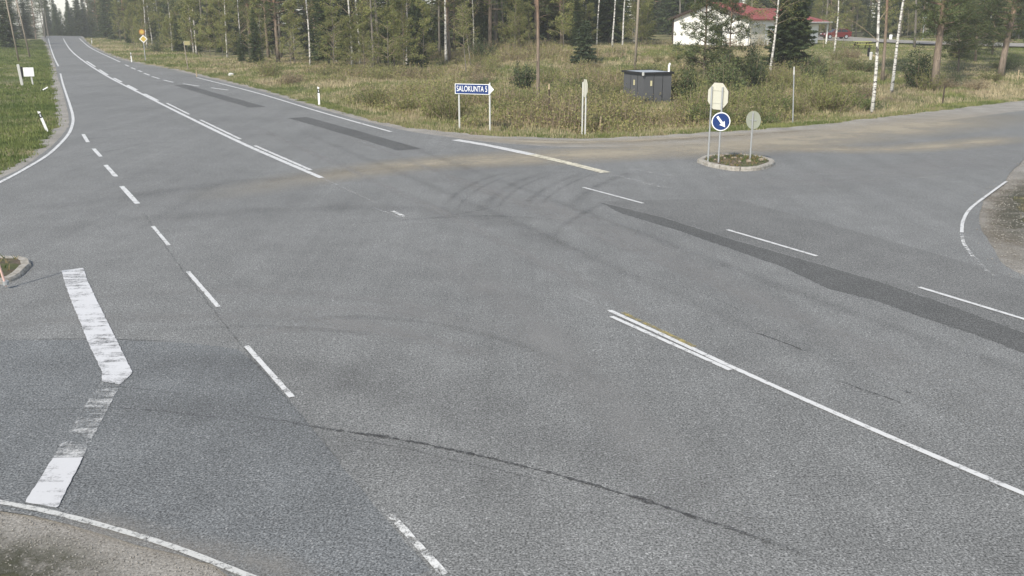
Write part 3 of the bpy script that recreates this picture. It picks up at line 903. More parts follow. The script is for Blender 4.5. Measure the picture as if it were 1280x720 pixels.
# information board on the left verge (two stout posts, a white board)
mid = P3(34, 106.5); sc = px_m(mid)
t = thing('notice_board', 'white notice board on two legs in the left verge', 'notice board', mid, face_cam(mid, -4))
sep = 12.5 / sc
obj('leg', MB().box((-sep / 2, 0, 12 / sc), (.20, .12, 26 / sc + .2), 0, .02, Matrix.Rotation(R(-4), 4, 'Y')).mesh('leg', M['offwhite']), t)
obj('leg', MB().box((sep / 2, 0, 7 / sc), (.12, .12, 14 / sc + .2), 0, .02, Matrix.Rotation(R(-4), 4, 'Y')).mesh('leg', M['offwhite']), t)
obj('board', MB().box((sep * .30, -.1, 17 / sc), (sep * .95, .05, 11 / sc), 0, .015).mesh('board', M['white']), t)
obj('side_panel', MB().box((-sep * .30, -.06, 17 / sc), (sep * .18, .05, 13 / sc), 0, .015).mesh('side_panel', M['black']), t)

# ------------------------------------------------------------------ roadside delineators
def delineator(px, py, hpx, label, lean=0):
    p = P3(px, py); sc = px_m(p); h_ = max(hpx / sc, .9)
    t = thing('delineator', label, 'delineator', p, face_cam(p, 0), 'white reflector posts along the road')
    t.rotation_euler[1] = R(lean)
    wd = .06
    prof = [(-wd, -.1), (wd, -.1), (wd, h_ - .02), (-wd, h_ + .03)]
    obj('post', MB().prism(prof, .05).mesh('post', M['white']), t)
    obj('dark_band', MB().box((0, -.002, h_ * .80), (wd * 2 + .006, .056, h_ * .22)).mesh('dark_band', M['black']), t)
    obj('reflector', MB().box((0, -.032, h_ * .80), (.05, .008, h_ * .12)).mesh('reflector', M['lamp_clear']), t)
    return t
delineator(59, 163.5, 26, 'leaning white reflector post in the grass beside the left side road', -15)
delineator(399, 131, 23, 'white reflector post at the verge left of the blue direction sign')
delineator(164.5, 77.5, 12, 'white reflector post just before the yellow diamond sign')
delineator(115, 55, 7, 'second farthest white reflector post, below the crest')
delineator(102, 44.6, 5, 'farthest white reflector post, right at the crest')
# fallen marker in the left grass
p = P3(56, 114); sc = px_m(p)
t = thing('fallen_marker', 'short white marker lying tilted in the left grass', 'marker', p, face_cam(p, 0))
obj('tube', MB().tube([(-.22, 0, .04), (.2, 0, .26)], .05, 8).mesh('tube', M['white']), t)
obj('cap', MB().tube([(.2, 0, .26), (.25, 0, .285)], .06, 8).mesh('cap', M['offwhite']), t)

# slim post on the left island
p = Vector((*G(7, 353, .13), .1)); sc = px_m(p)
t = thing('island_post', 'slim reddish white post on the left traffic island', 'post', p, face_cam(p))
obj('shaft', MB().tube([(0, 0, -.05), (-.16, 0, .95), (-.24, 0, 1.45)], .022, 8).mesh('shaft', plain('faded_post', (.62, .42, .36), .6)), t)
obj('foot', MB().tube([(0, 0, -.02), (0, 0, .06)], .06, 10).mesh('foot', M['metal']), t)

# stakes in the verge
def stake(px, py, hpx, wd, label, mat, capmat=None, lean=0):
    p = P3(px, py); sc = px_m(p); h_ = hpx / sc
    t = thing('stake', label, 'stake', p, face_cam(p), 'stakes in the verge'); t.rotation_euler[1] = R(lean)
    obj('shaft', MB().tube([(0, 0, -.3), (0, 0, h_ * .88)], [wd, wd * .9], 7).mesh('shaft', M[mat]), t)
    obj('cap', MB().tube([(0, 0, h_ * .86), (0, 0, h_)], [wd * 1.35, wd * .8], 7).mesh('cap', M[capmat or mat]), t)
stake(686, 152, 48, .045, 'thin dark stake with pale tip between the blue sign and edge-on sign', 'wood_dark', 'wood_pale')
stake(750.5, 160, 21, .05, 'short wooden stub right of the edge-on sign', 'wood_pale')
stake(991, 153, 70, .034, 'tall pale leaning marker pole right of the traffic island', 'metal', 'offwhite', -3)
stake(1178.5, 126, 24, .05, 'dark post in the verge below the thick pine', 'wood_dark')
stake(1272, 100, 12, .05, 'pale stub at the right picture edge', 'wood_pale')
stake(246, 96, 9, .05, 'pale stake behind the far verge near the small yellow plate', 'wood_pale')

# ------------------------------------------------------------------ utility and lamp poles
def upole(px, py, toppx, r, label, hh=9.5, arm=True):
    p = P3(px, py)
    sc = px_m(p)
    lean = (toppx - px) / sc / ((py) / sc)
    t = thing('utility_pole', label, 'utility pole', p, 0, 'wooden utility poles')
    obj('pole', MB().tube([(0, 0, -.5), (lean * hh / 2, 0, hh / 2), (lean * hh, 0, hh)], [r, r * .88, r * .75], 12).mesh('pole', M['pole_wood'], True), t)
    if arm:
        obj('cross_arm', MB().box((lean * hh, 0, hh - .5), (1.5, .1, .12), R(30)).mesh('cross_arm', M['pole_wood']), t)
        for s_ in (-.6, 0, .6):
            obj('insulator', MB().tube([(lean * hh + s_ * math.cos(R(30)), s_ * math.sin(R(30)), hh - .44), (lean * hh + s_ * math.cos(R(30)), s_ * math.sin(R(30)), hh - .26)], [.03, .055], 8).mesh('insulator', M['white']), t)
    return t
upole(793, 97, 795, .125, 'brown utility pole rising behind the grey shed')
upole(345, 68, 341, .17, 'grey utility pole in front of the dark forest, left of centre')
upole(38, 72, 30, .11, 'right one of two thin poles in the far left verge', 10)
upole(24, 77, 18, .10, 'left one of two thin poles in the far left verge', 10)
p = PD(1153, 148)
sc = px_m(p)
t = thing('yard_lamp', 'low round-headed lamp post in the yard left of the thick pine', 'lamp post', p)
lh = 27 / sc
obj('pole', MB().tube([(0, 0, -.2), (0, 0, lh - .2)], [.09, .07], 10).mesh('pole', M['metal']), t)
mb = MB()
mb.tube([(0, 0, lh - .25), (0, 0, lh - .15), (0, 0, lh), (0, 0, lh + .13)], [.12, .26, .26, .1], 14)
obj('lamp_head', mb.mesh('lamp_head', M['metal'], True), t)

# ------------------------------------------------------------------ grey shed
cL, cF, cR = P3(781, 126), P3(803.5, 131), P3(841, 126)
# a right-angled box: near corner cF, short side towards cL, long side towards the right rear
ang = R(22)
sc = px_m(cF)
t = thing('shed', 'small dark grey shed with pale flat roof half hidden in the brush', 'shed', (cF.x, cF.y, cF.z - .05), ang)
LX = 1.98; LY = 2.5                          # right face along local +x, left face along local +y
hs = 38 / sc
mb = MB()
obj('wall', MB().box((LX / 2, .03, hs / 2), (LX, .06, hs)).mesh('wall', M['shed_grey']), t)
obj('wall', MB().box((.03, LY / 2 + .033, hs / 2), (.06, LY - .066, hs)).mesh('wall', M['shed_grey']), t)
obj('wall', MB().box((LX - .03, LY / 2 + .033, hs / 2), (.06, LY - .066, hs)).mesh('wall', M['shed_grey']), t)
obj('wall', MB().box((LX / 2, LY + .033, hs / 2), (LX, .06, hs)).mesh('wall', M['shed_grey']), t)
rf = obj('roof', MB().box((LX / 2, LY / 2 + .03, hs + .075), (LX + .14, LY + .14, .03), 0, 0).mesh('roof', M['shed_roof']), t)
for (c_, s_) in (((LX / 2, -.08, hs + .05), (LX + .26, .04, .13)), ((LX / 2, LY + .14, hs + .05), (LX + .26, .04, .13)), ((-.09, LY / 2 + .03, hs + .05), (.04, LY + .17, .13)), ((LX + .09, LY / 2 + .03, hs + .05), (.04, LY + .17, .13))):
    obj('fascia', MB().box(c_, s_).mesh('fascia', M['shed_trim']), rf)
obj('plate', MB().box((LX * .27, -.012, hs * .70), (.12, .02, .32)).mesh('plate', M['plate']), t)
obj('plate', MB().box((-.012, LY * .47, hs * .70), (.02, .15, .32)).mesh('plate', M['plate']), t)
for x_ in (LX * .36, LX * .68):
    obj('board_seam', MB().box((x_, -.006, hs / 2), (.03, .012, hs - .1)).mesh('board_seam', M['shed_trim']), t)
for y_ in (LY * .3, LY * .65):
    obj('board_seam', MB().box((-.006, y_, hs / 2), (.012, .03, hs - .1)).mesh('board_seam', M['shed_trim']), t)
obj('vent_pipe', MB().tube([(LX - .1, .2, hs), (LX - .1, .2, hs + .45), (LX - .04, .2, hs + .62)], .065, 10).mesh('vent_pipe', M['white']), t)
obj('corner_cap', MB().box((-.11, -.1, hs + .02), (.1, .1, .2)).mesh('corner_cap', M['offwhite']), t)

# ------------------------------------------------------------------ house, car and yard
ZY = 1.9
def GY(px, py): return Vector((*G(px, py, ZY), ZY))
A = PD(841, 118); B = PD(934, 111); A.z = B.z = ZY
gw = (B - A).length
# gable wing: front wall A->B, wing runs back from it
u = (B - A).normalized(); rz_g = math.atan2(u.y, u.x)
house = thing('house', 'white house with red roofs standing behind the trees', 'house', A, rz_g)
# local axes: x along the gable wall, y away from the camera
eh = 3.1; rh = 4.75; deep = 6.0
obj('plinth', MB().box((gw / 2, deep / 2, .0), (gw + .04, deep + .04, .36)).mesh('plinth', M['plinth']), house)
prof = [(0, .18), (gw, .18), (gw, eh), (gw / 2, rh), (0, eh)]
obj('wall', MB().prism(prof, .2, Matrix.Translation((0, .1, 0))).mesh('wall', M['house_white']), house)
obj('wall', MB().prism(prof, .2, Matrix.Translation((0, deep - .1, 0))).mesh('wall', M['house_white']), house)
for x_ in (.1, gw - .1):
    obj('wall', MB().box((x_, deep / 2, (eh + .14) / 2), (.2, deep - .4, eh - .2)).mesh('wall', M['house_white']), house)
sl = (rh - eh) / (gw / 2)
for sg in (-1, 1):
    ov = .55
    pts = [(gw / 2, rh + .16), (gw / 2 + sg * (gw / 2 + ov), eh - sl * ov + .16), (gw / 2 + sg * (gw / 2 + ov), eh - sl * ov + .02), (gw / 2, rh + .02)]
    if sg < 0: pts = pts[::-1]
    r_o = obj('roof', MB().prism(pts, deep + .9, Matrix.Translation((0, deep / 2, 0))).mesh('roof', M['roof_red']), house)
    pb = [(gw / 2 + sg * .003, rh + .18), (gw / 2 + sg * (gw / 2 + ov + .02), eh - sl * ov + .18), (gw / 2 + sg * (gw / 2 + ov + .02), eh - sl * ov - .06), (gw / 2 + sg * .003, rh - .06)]
    if sg < 0: pb = pb[::-1]
    obj('barge_board', MB().prism(pb, .05, Matrix.Translation((0, -.478, 0))).mesh('barge_board', M['trim_dark']), r_o)
    for q in range(8):
        y_ = -.3 + (deep + .6) * q / 7
        a_ = Vector((gw / 2 + sg * .1, y_, rh + .18 - sl * .1)); b_ = Vector((gw / 2 + sg * (gw / 2 + ov), y_, eh - sl * ov + .18))
        obj('roof_seam', MB().tube([a_, b_], .03, 5).mesh('roof_seam', M['roof_red']), r_o)
wf = obj('window', MB().box((gw * .62, -.02, 1.75), (1.3, .08, 1.2)).mesh('window', M['white']), house)
obj('pane', MB().box((gw * .62, -.065, 1.75), (1.1, .02, 1.0)).mesh('pane', M['glass']), wf)
obj('corner_board', MB().box((-.03, -.03, eh / 2 + .1), (.14, .14, eh - .2)).mesh('corner_board', M['trim_dark']), house)
# long wing to the right: front wall B->E, receding
E = B + Vector((-u.y, u.x, 0)) * 16.5
v2 = (E - B); wl = v2.length; rz_w = math.atan2(v2.y, v2.x)
Rg = Matrix.Rotation(-rz_g, 4, 'Z')
def W(x, y, z):
    """wing coordinates -> house coordinates"""
    q = Matrix.Rotation(rz_w, 4, 'Z') @ Vector((x, y, z)) + (B - A)
    return Rg @ q
MW = Rg @ Matrix.Translation(B - A) @ Matrix.Rotation(rz_w, 4, 'Z')
def wpart(name, mb, mat, parent=house):
    mb.v = [tuple(MW @ Vector(p)) for p in mb.v]
    return obj(name, mb.mesh(name, M[mat]), parent)
wd_ = 8.0; e2 = 2.7; r2 = 4.3
X0 = deep + .004; xm = (X0 + wl) / 2; xl = wl - X0
wpart('plinth', MB().box((xm, wd_ / 2, .0), (xl, wd_ + .03, .34)), 'plinth')
wpart('wall', MB().box((xm, .1, e2 / 2 + .09), (xl, .2, e2 - .18)), 'house_white')
wpart('wall', MB().box((wl - .1, wd_ / 2, e2 / 2 + .09), (.2, wd_ - .4, e2 - .18)), 'house_white')
wpart('wall', MB().box((xm, wd_ - .1, e2 / 2 + .09), (xl, .2, e2 - .18)), 'house_white')
gd = wpart('garage_door', MB().box((2.0, -.03, 1.35), (3.2, .07, 2.3)), 'garage_cream')
for q in range(4):
    wpart('door_rib', MB().box((2.0, -.075, .45 + q * .55), (3.1, .02, .05)), 'offwhite', gd)
dx_ = wl - 2.6
dr = wpart('door', MB().box((dx_, -.03, 1.2), (1.0, .07, 2.05)), 'door')
wpart('door_frame', MB().box((dx_, -.015, 2.32), (1.6, .09, .1)), 'white', dr)
wpart('wall_lamp', MB().box((dx_ - 1.1, -.1, 2.2), (.7, .2, .22)), 'door')
for q in (.48, .63):
    wf = wpart('window', MB().box((wl * q, -.02, 1.6), (1.5, .08, 1.2)), 'white')
    wpart('pane', MB().box((wl * q, -.066, 1.6), (1.3, .02, 1.0)), 'glass', wf)
ov = .8
V = [(X0 + .5, -ov, e2), (wl + ov * 2.2, -ov, e2), (wl + ov * 2.2, wd_ + ov, e2), (X0 + .5, wd_ + ov, e2), (X0 + .5, wd_ / 2, r2), (wl - 3.2, wd_ / 2, r2)]
V2 = [(x, y, z - .14) for x, y, z in V]
mb = MB(); mb.add(V + V2[:4], [(0, 1, 5, 4), (1, 2, 5), (2, 3, 4, 5), (3, 0, 4), (0, 6, 7, 1), (1, 7, 8, 2), (2, 8, 9, 3), (3, 9, 6, 0), (6, 9, 8, 7)])
r_o = wpart('roof', mb, 'roof_red')
wpart('soffit', MB().box((xm + .9, -ov / 2 - .05, e2 - .2), (xl + .6, ov - .1, .06)), 'soffit', r_o)
wpart('gutter', MB().tube([(X0 + .5, -ov - .06, e2 - .05), (wl + ov * 2.2, -ov - .06, e2 - .05)], .07, 8), 'offwhite', r_o)
for q in range(9):
    x_ = X0 + .8 + q * (xl - 1.5) / 8
    xr = min(x_, wl - 3.3)
    wpart('roof_seam', MB().tube([(x_, -ov + .05, e2 + .03), (xr, wd_ / 2 - .05, r2 + .03)], .03, 5), 'roof_red', r_o)
for x_ in (wl + ov * 1.7,):
    wpart('porch_post', MB().box((x_, -ov * .6, e2 / 2 - .05), (.14, .14, e2 - .1)), 'white')

# gravel drive of the yard
drive = np.array([(p_.x, p_.y) for p_ in (GY(1000, 50.5), GY(1050, 52.5), GY(1110, 54.5), GY(1180, 57.5), GY(1290, 60), GY(1290, 56), GY(1180, 53.5), GY(1120, 51), GY(1080, 48.5), GY(1040, 45.5), GY(1000, 45.5))])
V2d = densify([tuple(q) for q in drive], .8, .2)
poly_sheet('drive', V2d, ZY + .16, M['gravel'], kind='structure')

# red hatchback
def car(p, rz):
    t = thing('car', 'red hatchback parked at the right end of the house', 'car', p, rz)
    L, Wd = 4.2, 1.72
    prof = [(-2.1, .34), (-2.08, .62), (-1.95, .78), (-1.0, .92), (1.95, .98), (2.08, .80), (2.1, .36), (1.75, .26), (-1.75, .26)]
    def hull(sec, w0, name, mat, par=t):
        """cross-sections along z narrowing"""
        n = len(sec); mb = MB()
        V = []
        for y_, ins in ((-w0, .06), (-w0 - .06, 0), ):
            pass
        rows = [(-w0, .05), (-w0 + .07, 0), (w0 - .07, 0), (w0, .05)]
        cx = sum(q[0] for q in sec) / n; cz = sum(q[1] for q in sec) / n
        for y_, ins in rows:
            V += [(x + (cx - x) * ins * .35, y_, z + (cz - z) * ins) for x, z in sec]
        Fc = []
        for r_ in range(3):
            for i in range(n):
                j = (i + 1) % n
                Fc.append((r_ * n + i, r_ * n + j, (r_ + 1) * n + j, (r_ + 1) * n + i))
        Fc += [tuple(range(n - 1, -1, -1)), tuple(range(3 * n, 4 * n))]
        mb.add(V, Fc)
        return obj(name, mb.mesh(name, M[mat]), par)
    body = hull(prof, Wd / 2, 'body', 'red_paint')
    hull([(-1.0, .9), (-.25, 1.38), (.4, 1.45), (1.45, 1.40), (1.98, .96)], Wd / 2 - .1, 'cabin', 'red_paint')
    for s_ in (-1, 1):
        y_ = s_ * (Wd / 2 - .092)
        obj('side_window', MB().prism([(-.72, .95), (-.15, 1.32), (.42, 1.37), (.42, .97)], .02, Matrix.Translation((0, y_, 0))).mesh('side_window', M['glass']), t)
        obj('side_window', MB().prism([(.5, .97), (.5, 1.37), (1.3, 1.33), (1.62, .99)], .02, Matrix.Translation((0, y_, 0))).mesh('side_window', M['glass']), t)
        obj('mirror', MB().box((-.7, s_ * (Wd / 2 + .06), .98), (.12, .16, .1), 0, .03).mesh('mirror', M['red_paint']), t)
        obj('headlight', MB().box((-2.0, s_ * .6, .68), (.14, .38, .14), 0, .03).mesh('headlight', M['lamp_clear']), t)
        obj('tail_light', MB().box((2.04, s_ * .66, .86), (.1, .26, .26), 0, .03).mesh('tail_light', M['tail']), t)
        for x_ in (-1.28, 1.28):
            wh = obj('wheel', MB().tube([(x_, s_ * .66, .31), (x_, s_ * .88, .31)], .31, 18).mesh('wheel', M['rubber']), t)
            obj('rim', MB().tube([(x_, s_ * .86, .31), (x_, s_ * .895, .31)], .2, 14).mesh('rim', M['alloy']), wh)
    obj('windscreen', MB().box((-.63, 0, 1.14), (.88, 1.34, .02), 0, 0, Matrix.Rotation(R(-32.6), 4, 'Y')).mesh('windscreen', M['glass']), t)
    obj('rear_window', MB().box((1.74, 0, 1.2), (.58, 1.3, .02), 0, 0, Matrix.Rotation(R(39.7), 4, 'Y')).mesh('rear_window', M['glass']), t)
    obj('bumper', MB().box((-2.06, 0, .43), (.16, 1.6, .2), 0, .05).mesh('bumper', M['black']), t)
    obj('bumper', MB().box((2.06, 0, .45), (.16, 1.6, .22), 0, .05).mesh('bumper', M['black']), t)
    return t
cp_ = GY(1044, 49.8)
car(Vector((cp_.x, cp_.y, ZY + .16)), R(8))

# picnic table, bins and posts of the yard
p = GY(1077, 61); p.z = hz(p.x, p.y); sc = px_m(p)
t = thing('picnic_table', 'lime green picnic table on the lawn beside the birches', 'picnic table', p, R(5))
for y_ in (-.28, 0, .28):
    obj('top_board', MB().box((0, y_, .74), (1.8, .25, .05), 0, .008).mesh('top_board', M['table_wood']), t)
for y_ in (-.75, .75):
    obj('bench_board', MB().box((0, y_, .44), (1.8, .26, .05), 0, .008).mesh('bench_board', M['table_wood']), t)
for x_ in (-.65, .65):
    for s_ in (-1, 1):
        obj('leg', MB().tube([(x_, s_ * .7, -.05), (x_, s_ * .22, .71)], .05, 6).mesh('leg', M['wood_dark']), t)
    obj('brace', MB().box((x_ + .06, 0, .38), (.05, 1.6, .08)).mesh('brace', M['wood_dark']), t)
def bin_(px, py, hpx, wpx, label, mat):
    p = GY(px, py); p.z = hz(p.x, p.y); sc = px_m(p); h_ = hpx / sc; r_ = wpx / sc / 2
    t = thing('bin', label, 'bin', p, 0, 'white containers in the yard')
    obj('body', MB().tube([(0, 0, -.05), (0, 0, h_ * .82)], [r_ * .85, r_], 14).mesh('body', M[mat], False), t)
    obj('lid', MB().tube([(0, 0, h_ * .822), (0, 0, h_ * .92), (0, 0, h_)], [r_ * 1.08, r_ * 1.05, r_ * .4], 14).mesh('lid', M[mat]), t)
bin_(1113, 50.5, 7, 4, 'white bin standing on the gravel drive', 'white')
bin_(1089, 66, 10, 4, 'white container left of the nearer birch trunk', 'offwhite')
bin_(1105, 66.5, 9, 3, 'white container right of the nearer birch trunk', 'offwhite')
bin_(1086, 64.5, 11, 3.4, 'dark container behind the picnic table', 'black')
bin_(959.5, 52, 6, 5, 'pale container beside the house garage door', 'white')

# ------------------------------------------------------------------ trees
def rotv(V, az): 
    c, s_ = math.cos(az), math.sin(az)
    return np.stack([V[:, 0] * c - V[:, 1] * s_, V[:, 0] * s_ + V[:, 1] * c, V[:, 2]], 1)

def tris(P, D, L, Wd, r):
    """one slim triangle at each point P along direction D"""
    n = len(P)
    D = D / (np.linalg.norm(D, axis=1)[:, None] + 1e-9)
    side = np.cross(D, r.standard_normal((n, 3))); side /= np.linalg.norm(side, axis=1)[:, None] + 1e-9
    L = np.broadcast_to(L, (n,))[:, None]; Wd = np.broadcast_to(Wd, (n,))[:, None]
    V = np.stack([P - side * Wd / 2, P + side * Wd / 2, P + D * L], 1).reshape(-1, 3)
    return V, np.arange(3 * n).reshape(-1, 3)

def tint_of(n, cols, r, var=.25):
    c = np.array(cols)[r.integers(0, len(cols), n)]
    c = c * (1 + var * (r.random((n, 1)) * 2 - 1))
    return np.repeat(c, 3, 0)

NEEDLE = [(.055, .080, .034), (.068, .095, .038), (.085, .105, .042), (.048, .070, .034)]
PINE = [(.080, .105, .042), (.098, .120, .046), (.118, .132, .050), (.066, .090, .042)]
PINE_Y = [(.13, .145, .04), (.16, .16, .05), (.10, .125, .04)]
LEAF = [(.21, .235, .075), (.26, .275, .09), (.17, .20, .07), (.28, .26, .10)]

def trunk_path(h, lean, r, wob=.012, n=12):
    P = []
    ph = r.random(2) * 6.28
    for i in range(n + 1):
        t_ = i / n
        P.append(Vector((lean[0] * t_ * h + wob * h * .3 * math.sin(t_ * 7 + ph[0]), lean[1] * t_ * h + wob * h * .3 * math.sin(t_ * 6 + ph[1]), t_ * h)))
    off = P[0].copy()
    return [p - off for p in P]

def at_path(P, t_):
    f = t_ * (len(P) - 1); i = min(int(f), len(P) - 2)
    return P[i].lerp(P[i + 1], f - i)

def spruce_mesh(h, base, seed, spread=.2, dens=1.0, cols=NEEDLE):
    r = np.random.default_rng(seed)
    P = trunk_path(h, (0, 0), r, .004)
    rad = [max(.012, h * .0105 * (1 - i / 12) + .01) for i in range(13)]
    rad[0] *= 1.25
    P[0] = P[0] + Vector((0, 0, -.3))
    mb = MB(); mb.tube(P, rad, 8)
    PT = []; DT = []; LT = []
    z = base
    while z < h - .25:
        t_ = (z - base) / (h - base)
        Lb = (h * spread) * (1 - t_) ** .85 * (.85 + .3 * r.random()) + .12
        nb = int(6 + 3 * r.random())
        a0 = r.random() * 6.28
        for k_ in range(nb):
            if r.random() < .06: continue
            az = a0 + 6.28 * k_ / nb + .3 * r.standard_normal()
            L = Lb * (.7 + .45 * r.random())
            m = max(4, int(L * 12 * dens))
            u_ = np.linspace(.08, 1, m)
            droop = -.38 * (1 - t_ * .9)
            x = u_ * L
            zz_ = z + droop * L * (u_ ** 1.2) + .16 * L * u_ ** 3 + .12 * t_ * L * u_
            cx, sx_ = math.cos(az), math.sin(az)
            base_p = np.stack([x * cx, x * sx_, zz_], 1)
            for sd_ in (-1, 1, 0):
                jit = r.standard_normal((m, 3)) * .03
                an = az + sd_ * (R(52) + .25 * r.standard_normal(m))
                D = np.stack([np.cos(an), np.sin(an), -.32 + .2 * r.standard_normal(m)], 1)
                PT.append(base_p + jit); DT.append(D)
                LT.append((.14 + .40 * L * (1 - u_) * .6 + .08) * (.7 + .6 * r.random(m)))
            # hanging twigs
            D = np.stack([.2 * r.standard_normal(m), .2 * r.standard_normal(m), -np.ones(m)], 1)
            PT.append(base_p); DT.append(D); LT.append(.12 + .14 * r.random(m))
        z += (.17 + .16 * r.random()) * (1 + .25 * (1 - t_)) / dens ** .5
    PT = np.vstack(PT); DT = np.vstack(DT); LT = np.concatenate(LT)
    V, T = tris(PT, DT, LT * 1.15, .07 + LT * .30, r)
    return mb, (V, T, tint_of(len(T), cols, r))

def pine_mesh(h, r0, base, seed, lean=(0, 0), spread=.17, dens=1.0, cols=PINE, stubs=10, big=1.0):
    r = np.random.default_rng(seed)
    P = trunk_path(h, lean, r, .02)
    rad = [r0 * (1 - .82 * (i / 12) ** 1.1) for i in range(13)]
    rad[0] *= 1.25
    P[0] = P[0] + Vector((0, 0, -.3))
    mb = MB(); mb.tube(P, rad, 10)
    for _ in range(stubs):                                   # dead lower branches
        t_ = r.uniform(.12, max(.2, base / h)); q = at_path(P, t_); az = r.random() * 6.28; L = r.uniform(.3, 1.3)
        e = q + Vector((math.cos(az) * L, math.sin(az) * L, r.uniform(-.25, .25) * L))
        mb.tube([q, q.lerp(e, .5) + Vector((0, 0, .06)), e], [.022, .015, .006], 4, False)
    PT = []; DT = []; LT = []
    z = base
    while z < h:
        t_ = (z - base) / (h - base)
        nb = int(3 + 3 * r.random())
        Lb = h * spread * (1 - .75 * t_ ** 1.6) * (.5 + .5 * min(1, t_ * 4 + .55))
        for k_ in range(nb):
            az = r.random() * 6.28; L = Lb * r.uniform(.55, 1.15)
            q = at_path(P, min(.995, z / h))
            up = r.uniform(-.05, .45) + .5 * t_
            pts = [q + Vector((math.cos(az + .2 * j_) * L * j_ / 4, math.sin(az + .2 * j_) * L * j_ / 4, up * L * (j_ / 4) ** 1.3)) for j_ in range(5)]
            mb.tube(pts, [.045 * big * L / 2 + .01, .03 * big * L / 2 + .008, .02, .012, .006], 4, False)
            nc = max(3, int(L * 4.2 * dens))
            for _ in range(nc):
                u_ = r.uniform(.35, 1.05); c_ = at_path(pts, min(u_, 1)) 
                c_ = np.array(c_) + r.standard_normal(3) * np.array([.22, .22, .12]) * (.5 + .3 * L)
                m = int(26 * dens)
                D = r.standard_normal((m, 3)); D[:, 2] = np.abs(D[:, 2]) * .8 + .1
                PT.append(c_ + r.standard_normal((m, 3)) * .10); DT.append(D); LT.append(r.uniform(.13, .27, m))
        z += r.uniform(.28, .5)
    PT = np.vstack(PT); DT = np.vstack(DT); LT = np.concatenate(LT)
    V, T = tris(PT, DT, LT, .045, r)
    return mb, (V, T, tint_of(len(T), cols, r))

def birch_mesh(h, r0, base, seed, lean=(0, 0), bend=0.0, leafy=1.0, nb=34, cols=LEAF, leaf=.085, low_branches=0):
    r = np.random.default_rng(seed)
    P = trunk_path(h, lean, r, .022)
    P = [p + Vector((bend * h * (i / 12) ** 2, 0, 0)) for i, p in enumerate(P)]
    rad = [max(.012, r0 * (1 - .9 * (i / 12))) for i in range(13)]
    rad[0] *= 1.2
    P[0] = P[0] + Vector((0, 0, -.3))
    mb = MB(); mb.tube(P, rad, 10)
    tw = MB()
    PT = []
    spots = [r.uniform(base / h, .97) for _ in range(nb)] + [r.uniform(.25, base / h) for _ in range(low_branches)]
    for t_ in spots:
        q = at_path(P, t_); az = r.random() * 6.28
        L = h * .17 * (1.15 - t_) * r.uniform(.7, 1.3) + .3
        up = r.uniform(.5, 1.1)
        pts = [q + Vector((math.cos(az) * L * j_ / 5, math.sin(az) * L * j_ / 5, up * L * (j_ / 5) - .25 * L * (j_ / 5) ** 3)) for j_ in range(6)]
        tw.tube(pts, [.028 * r0 / .12 + .006, .018, .013, .009, .007, .004], 4, False)
        for _ in range(7):
            u_ = r.uniform(.25, 1); c_ = at_path(pts, u_); l2 = L * r.uniform(.2, .45); a2 = az + r.uniform(-1.2, 1.2)
            e = c_ + Vector((math.cos(a2) * l2, math.sin(a2) * l2, r.uniform(-.5, .5) * l2))
            tw.tube([c_, c_.lerp(e, .5) + Vector((0, 0, .05 * l2)), e], [.008, .006, .003], 3, False)
            m = int(r.integers(10, 22) * leafy)
            if m:
                f_ = r.uniform(.1, 1.05, (m, 1))
                PT.append(np.array(c_) + (np.array(e) - np.array(c_)) * f_ + r.standard_normal((m, 3)) * .10 - np.array([0, 0, .12]) * r.random((m, 1)))
    PT = np.vstack(PT) if PT else np.zeros((1, 3))
    V, T = tris(PT, r.standard_normal(PT.shape), leaf * (.6 + .8 * r.random(len(PT))), leaf * .8, r)
    return mb, tw, (V, T, tint_of(len(T), cols, r))

def make_tree(name, label, kind, loc, parts, bark, group=None, rotz=0):
    t = thing(name, label, 'tree', loc, rotz, group)
    if kind == 'birch':
        mb, tw, lv = parts
        obj('trunk', mb.mesh('trunk', M[bark], True), t)
        obj('branches', tw.mesh('branches', M['twig']), t)
        obj('crown', mesh_np('crown', lv[0], lv[1], M['leaves'], lv[2]), t)
    else:
        mb, lv = parts
        obj('trunk', mb.mesh('trunk', M[bark], True), t)
        obj('crown', mesh_np('crown', lv[0], lv[1], M['needles'], lv[2]), t)
    return t

# prototypes for the forest (placed as its first members)
FOREST = 'trees of the forest behind the junction'
protos = {'spruce': [], 'pine': [], 'birch': [], 'young': []}
for i in range(4):
    protos['spruce'].append(make_tree('spruce_tree', 'dark spruce in the forest behind the junction', 's', (0, 0, 0), spruce_mesh(14 + 2 * i, .5 + .5 * i, 100 + i, .17 - .01 * i, .62), 'grey_bark', FOREST))
for i in range(4):
    protos['pine'].append(make_tree('pine_tree', 'bare-stemmed pine in the forest behind the junction', 'p', (0, 0, 0), pine_mesh(18 + i, .15 + .02 * i, (9.0, 5.0, 8.5, 4.2)[i], 200 + i, (.004 * (i - 1.5), 0), (.13, .15, .13, .16)[i], .7, (PINE, PINE_Y, PINE, PINE)[i], 16), 'pine_bark' if i % 2 else 'grey_bark', FOREST))
for i in range(3):
    protos['birch'].append(make_tree('birch_tree', 'slender pale birch in the forest behind the junction', 'birch', (0, 0, 0), birch_mesh(15 + i, .10 + .01 * i, 3.4 + i, 300 + i, (.008 * (i - 1), 0), 0, 1.1, 44, LEAF, .12), 'birch_bark', FOREST))
for i in range(3):
    protos['young'].append(make_tree('young_tree', 'thin leafy sapling at the edge of the forest', 'birch', (0, 0, 0), birch_mesh(6.0 + i, .035, .8, 400 + i, (.015 * (i - 1), 0), 0, 1.1, 34, LEAF, .10), 'grey_bark', 'saplings along the forest edge'))
cnt = {k_: [0] * len(v) for k_, v in protos.items()}
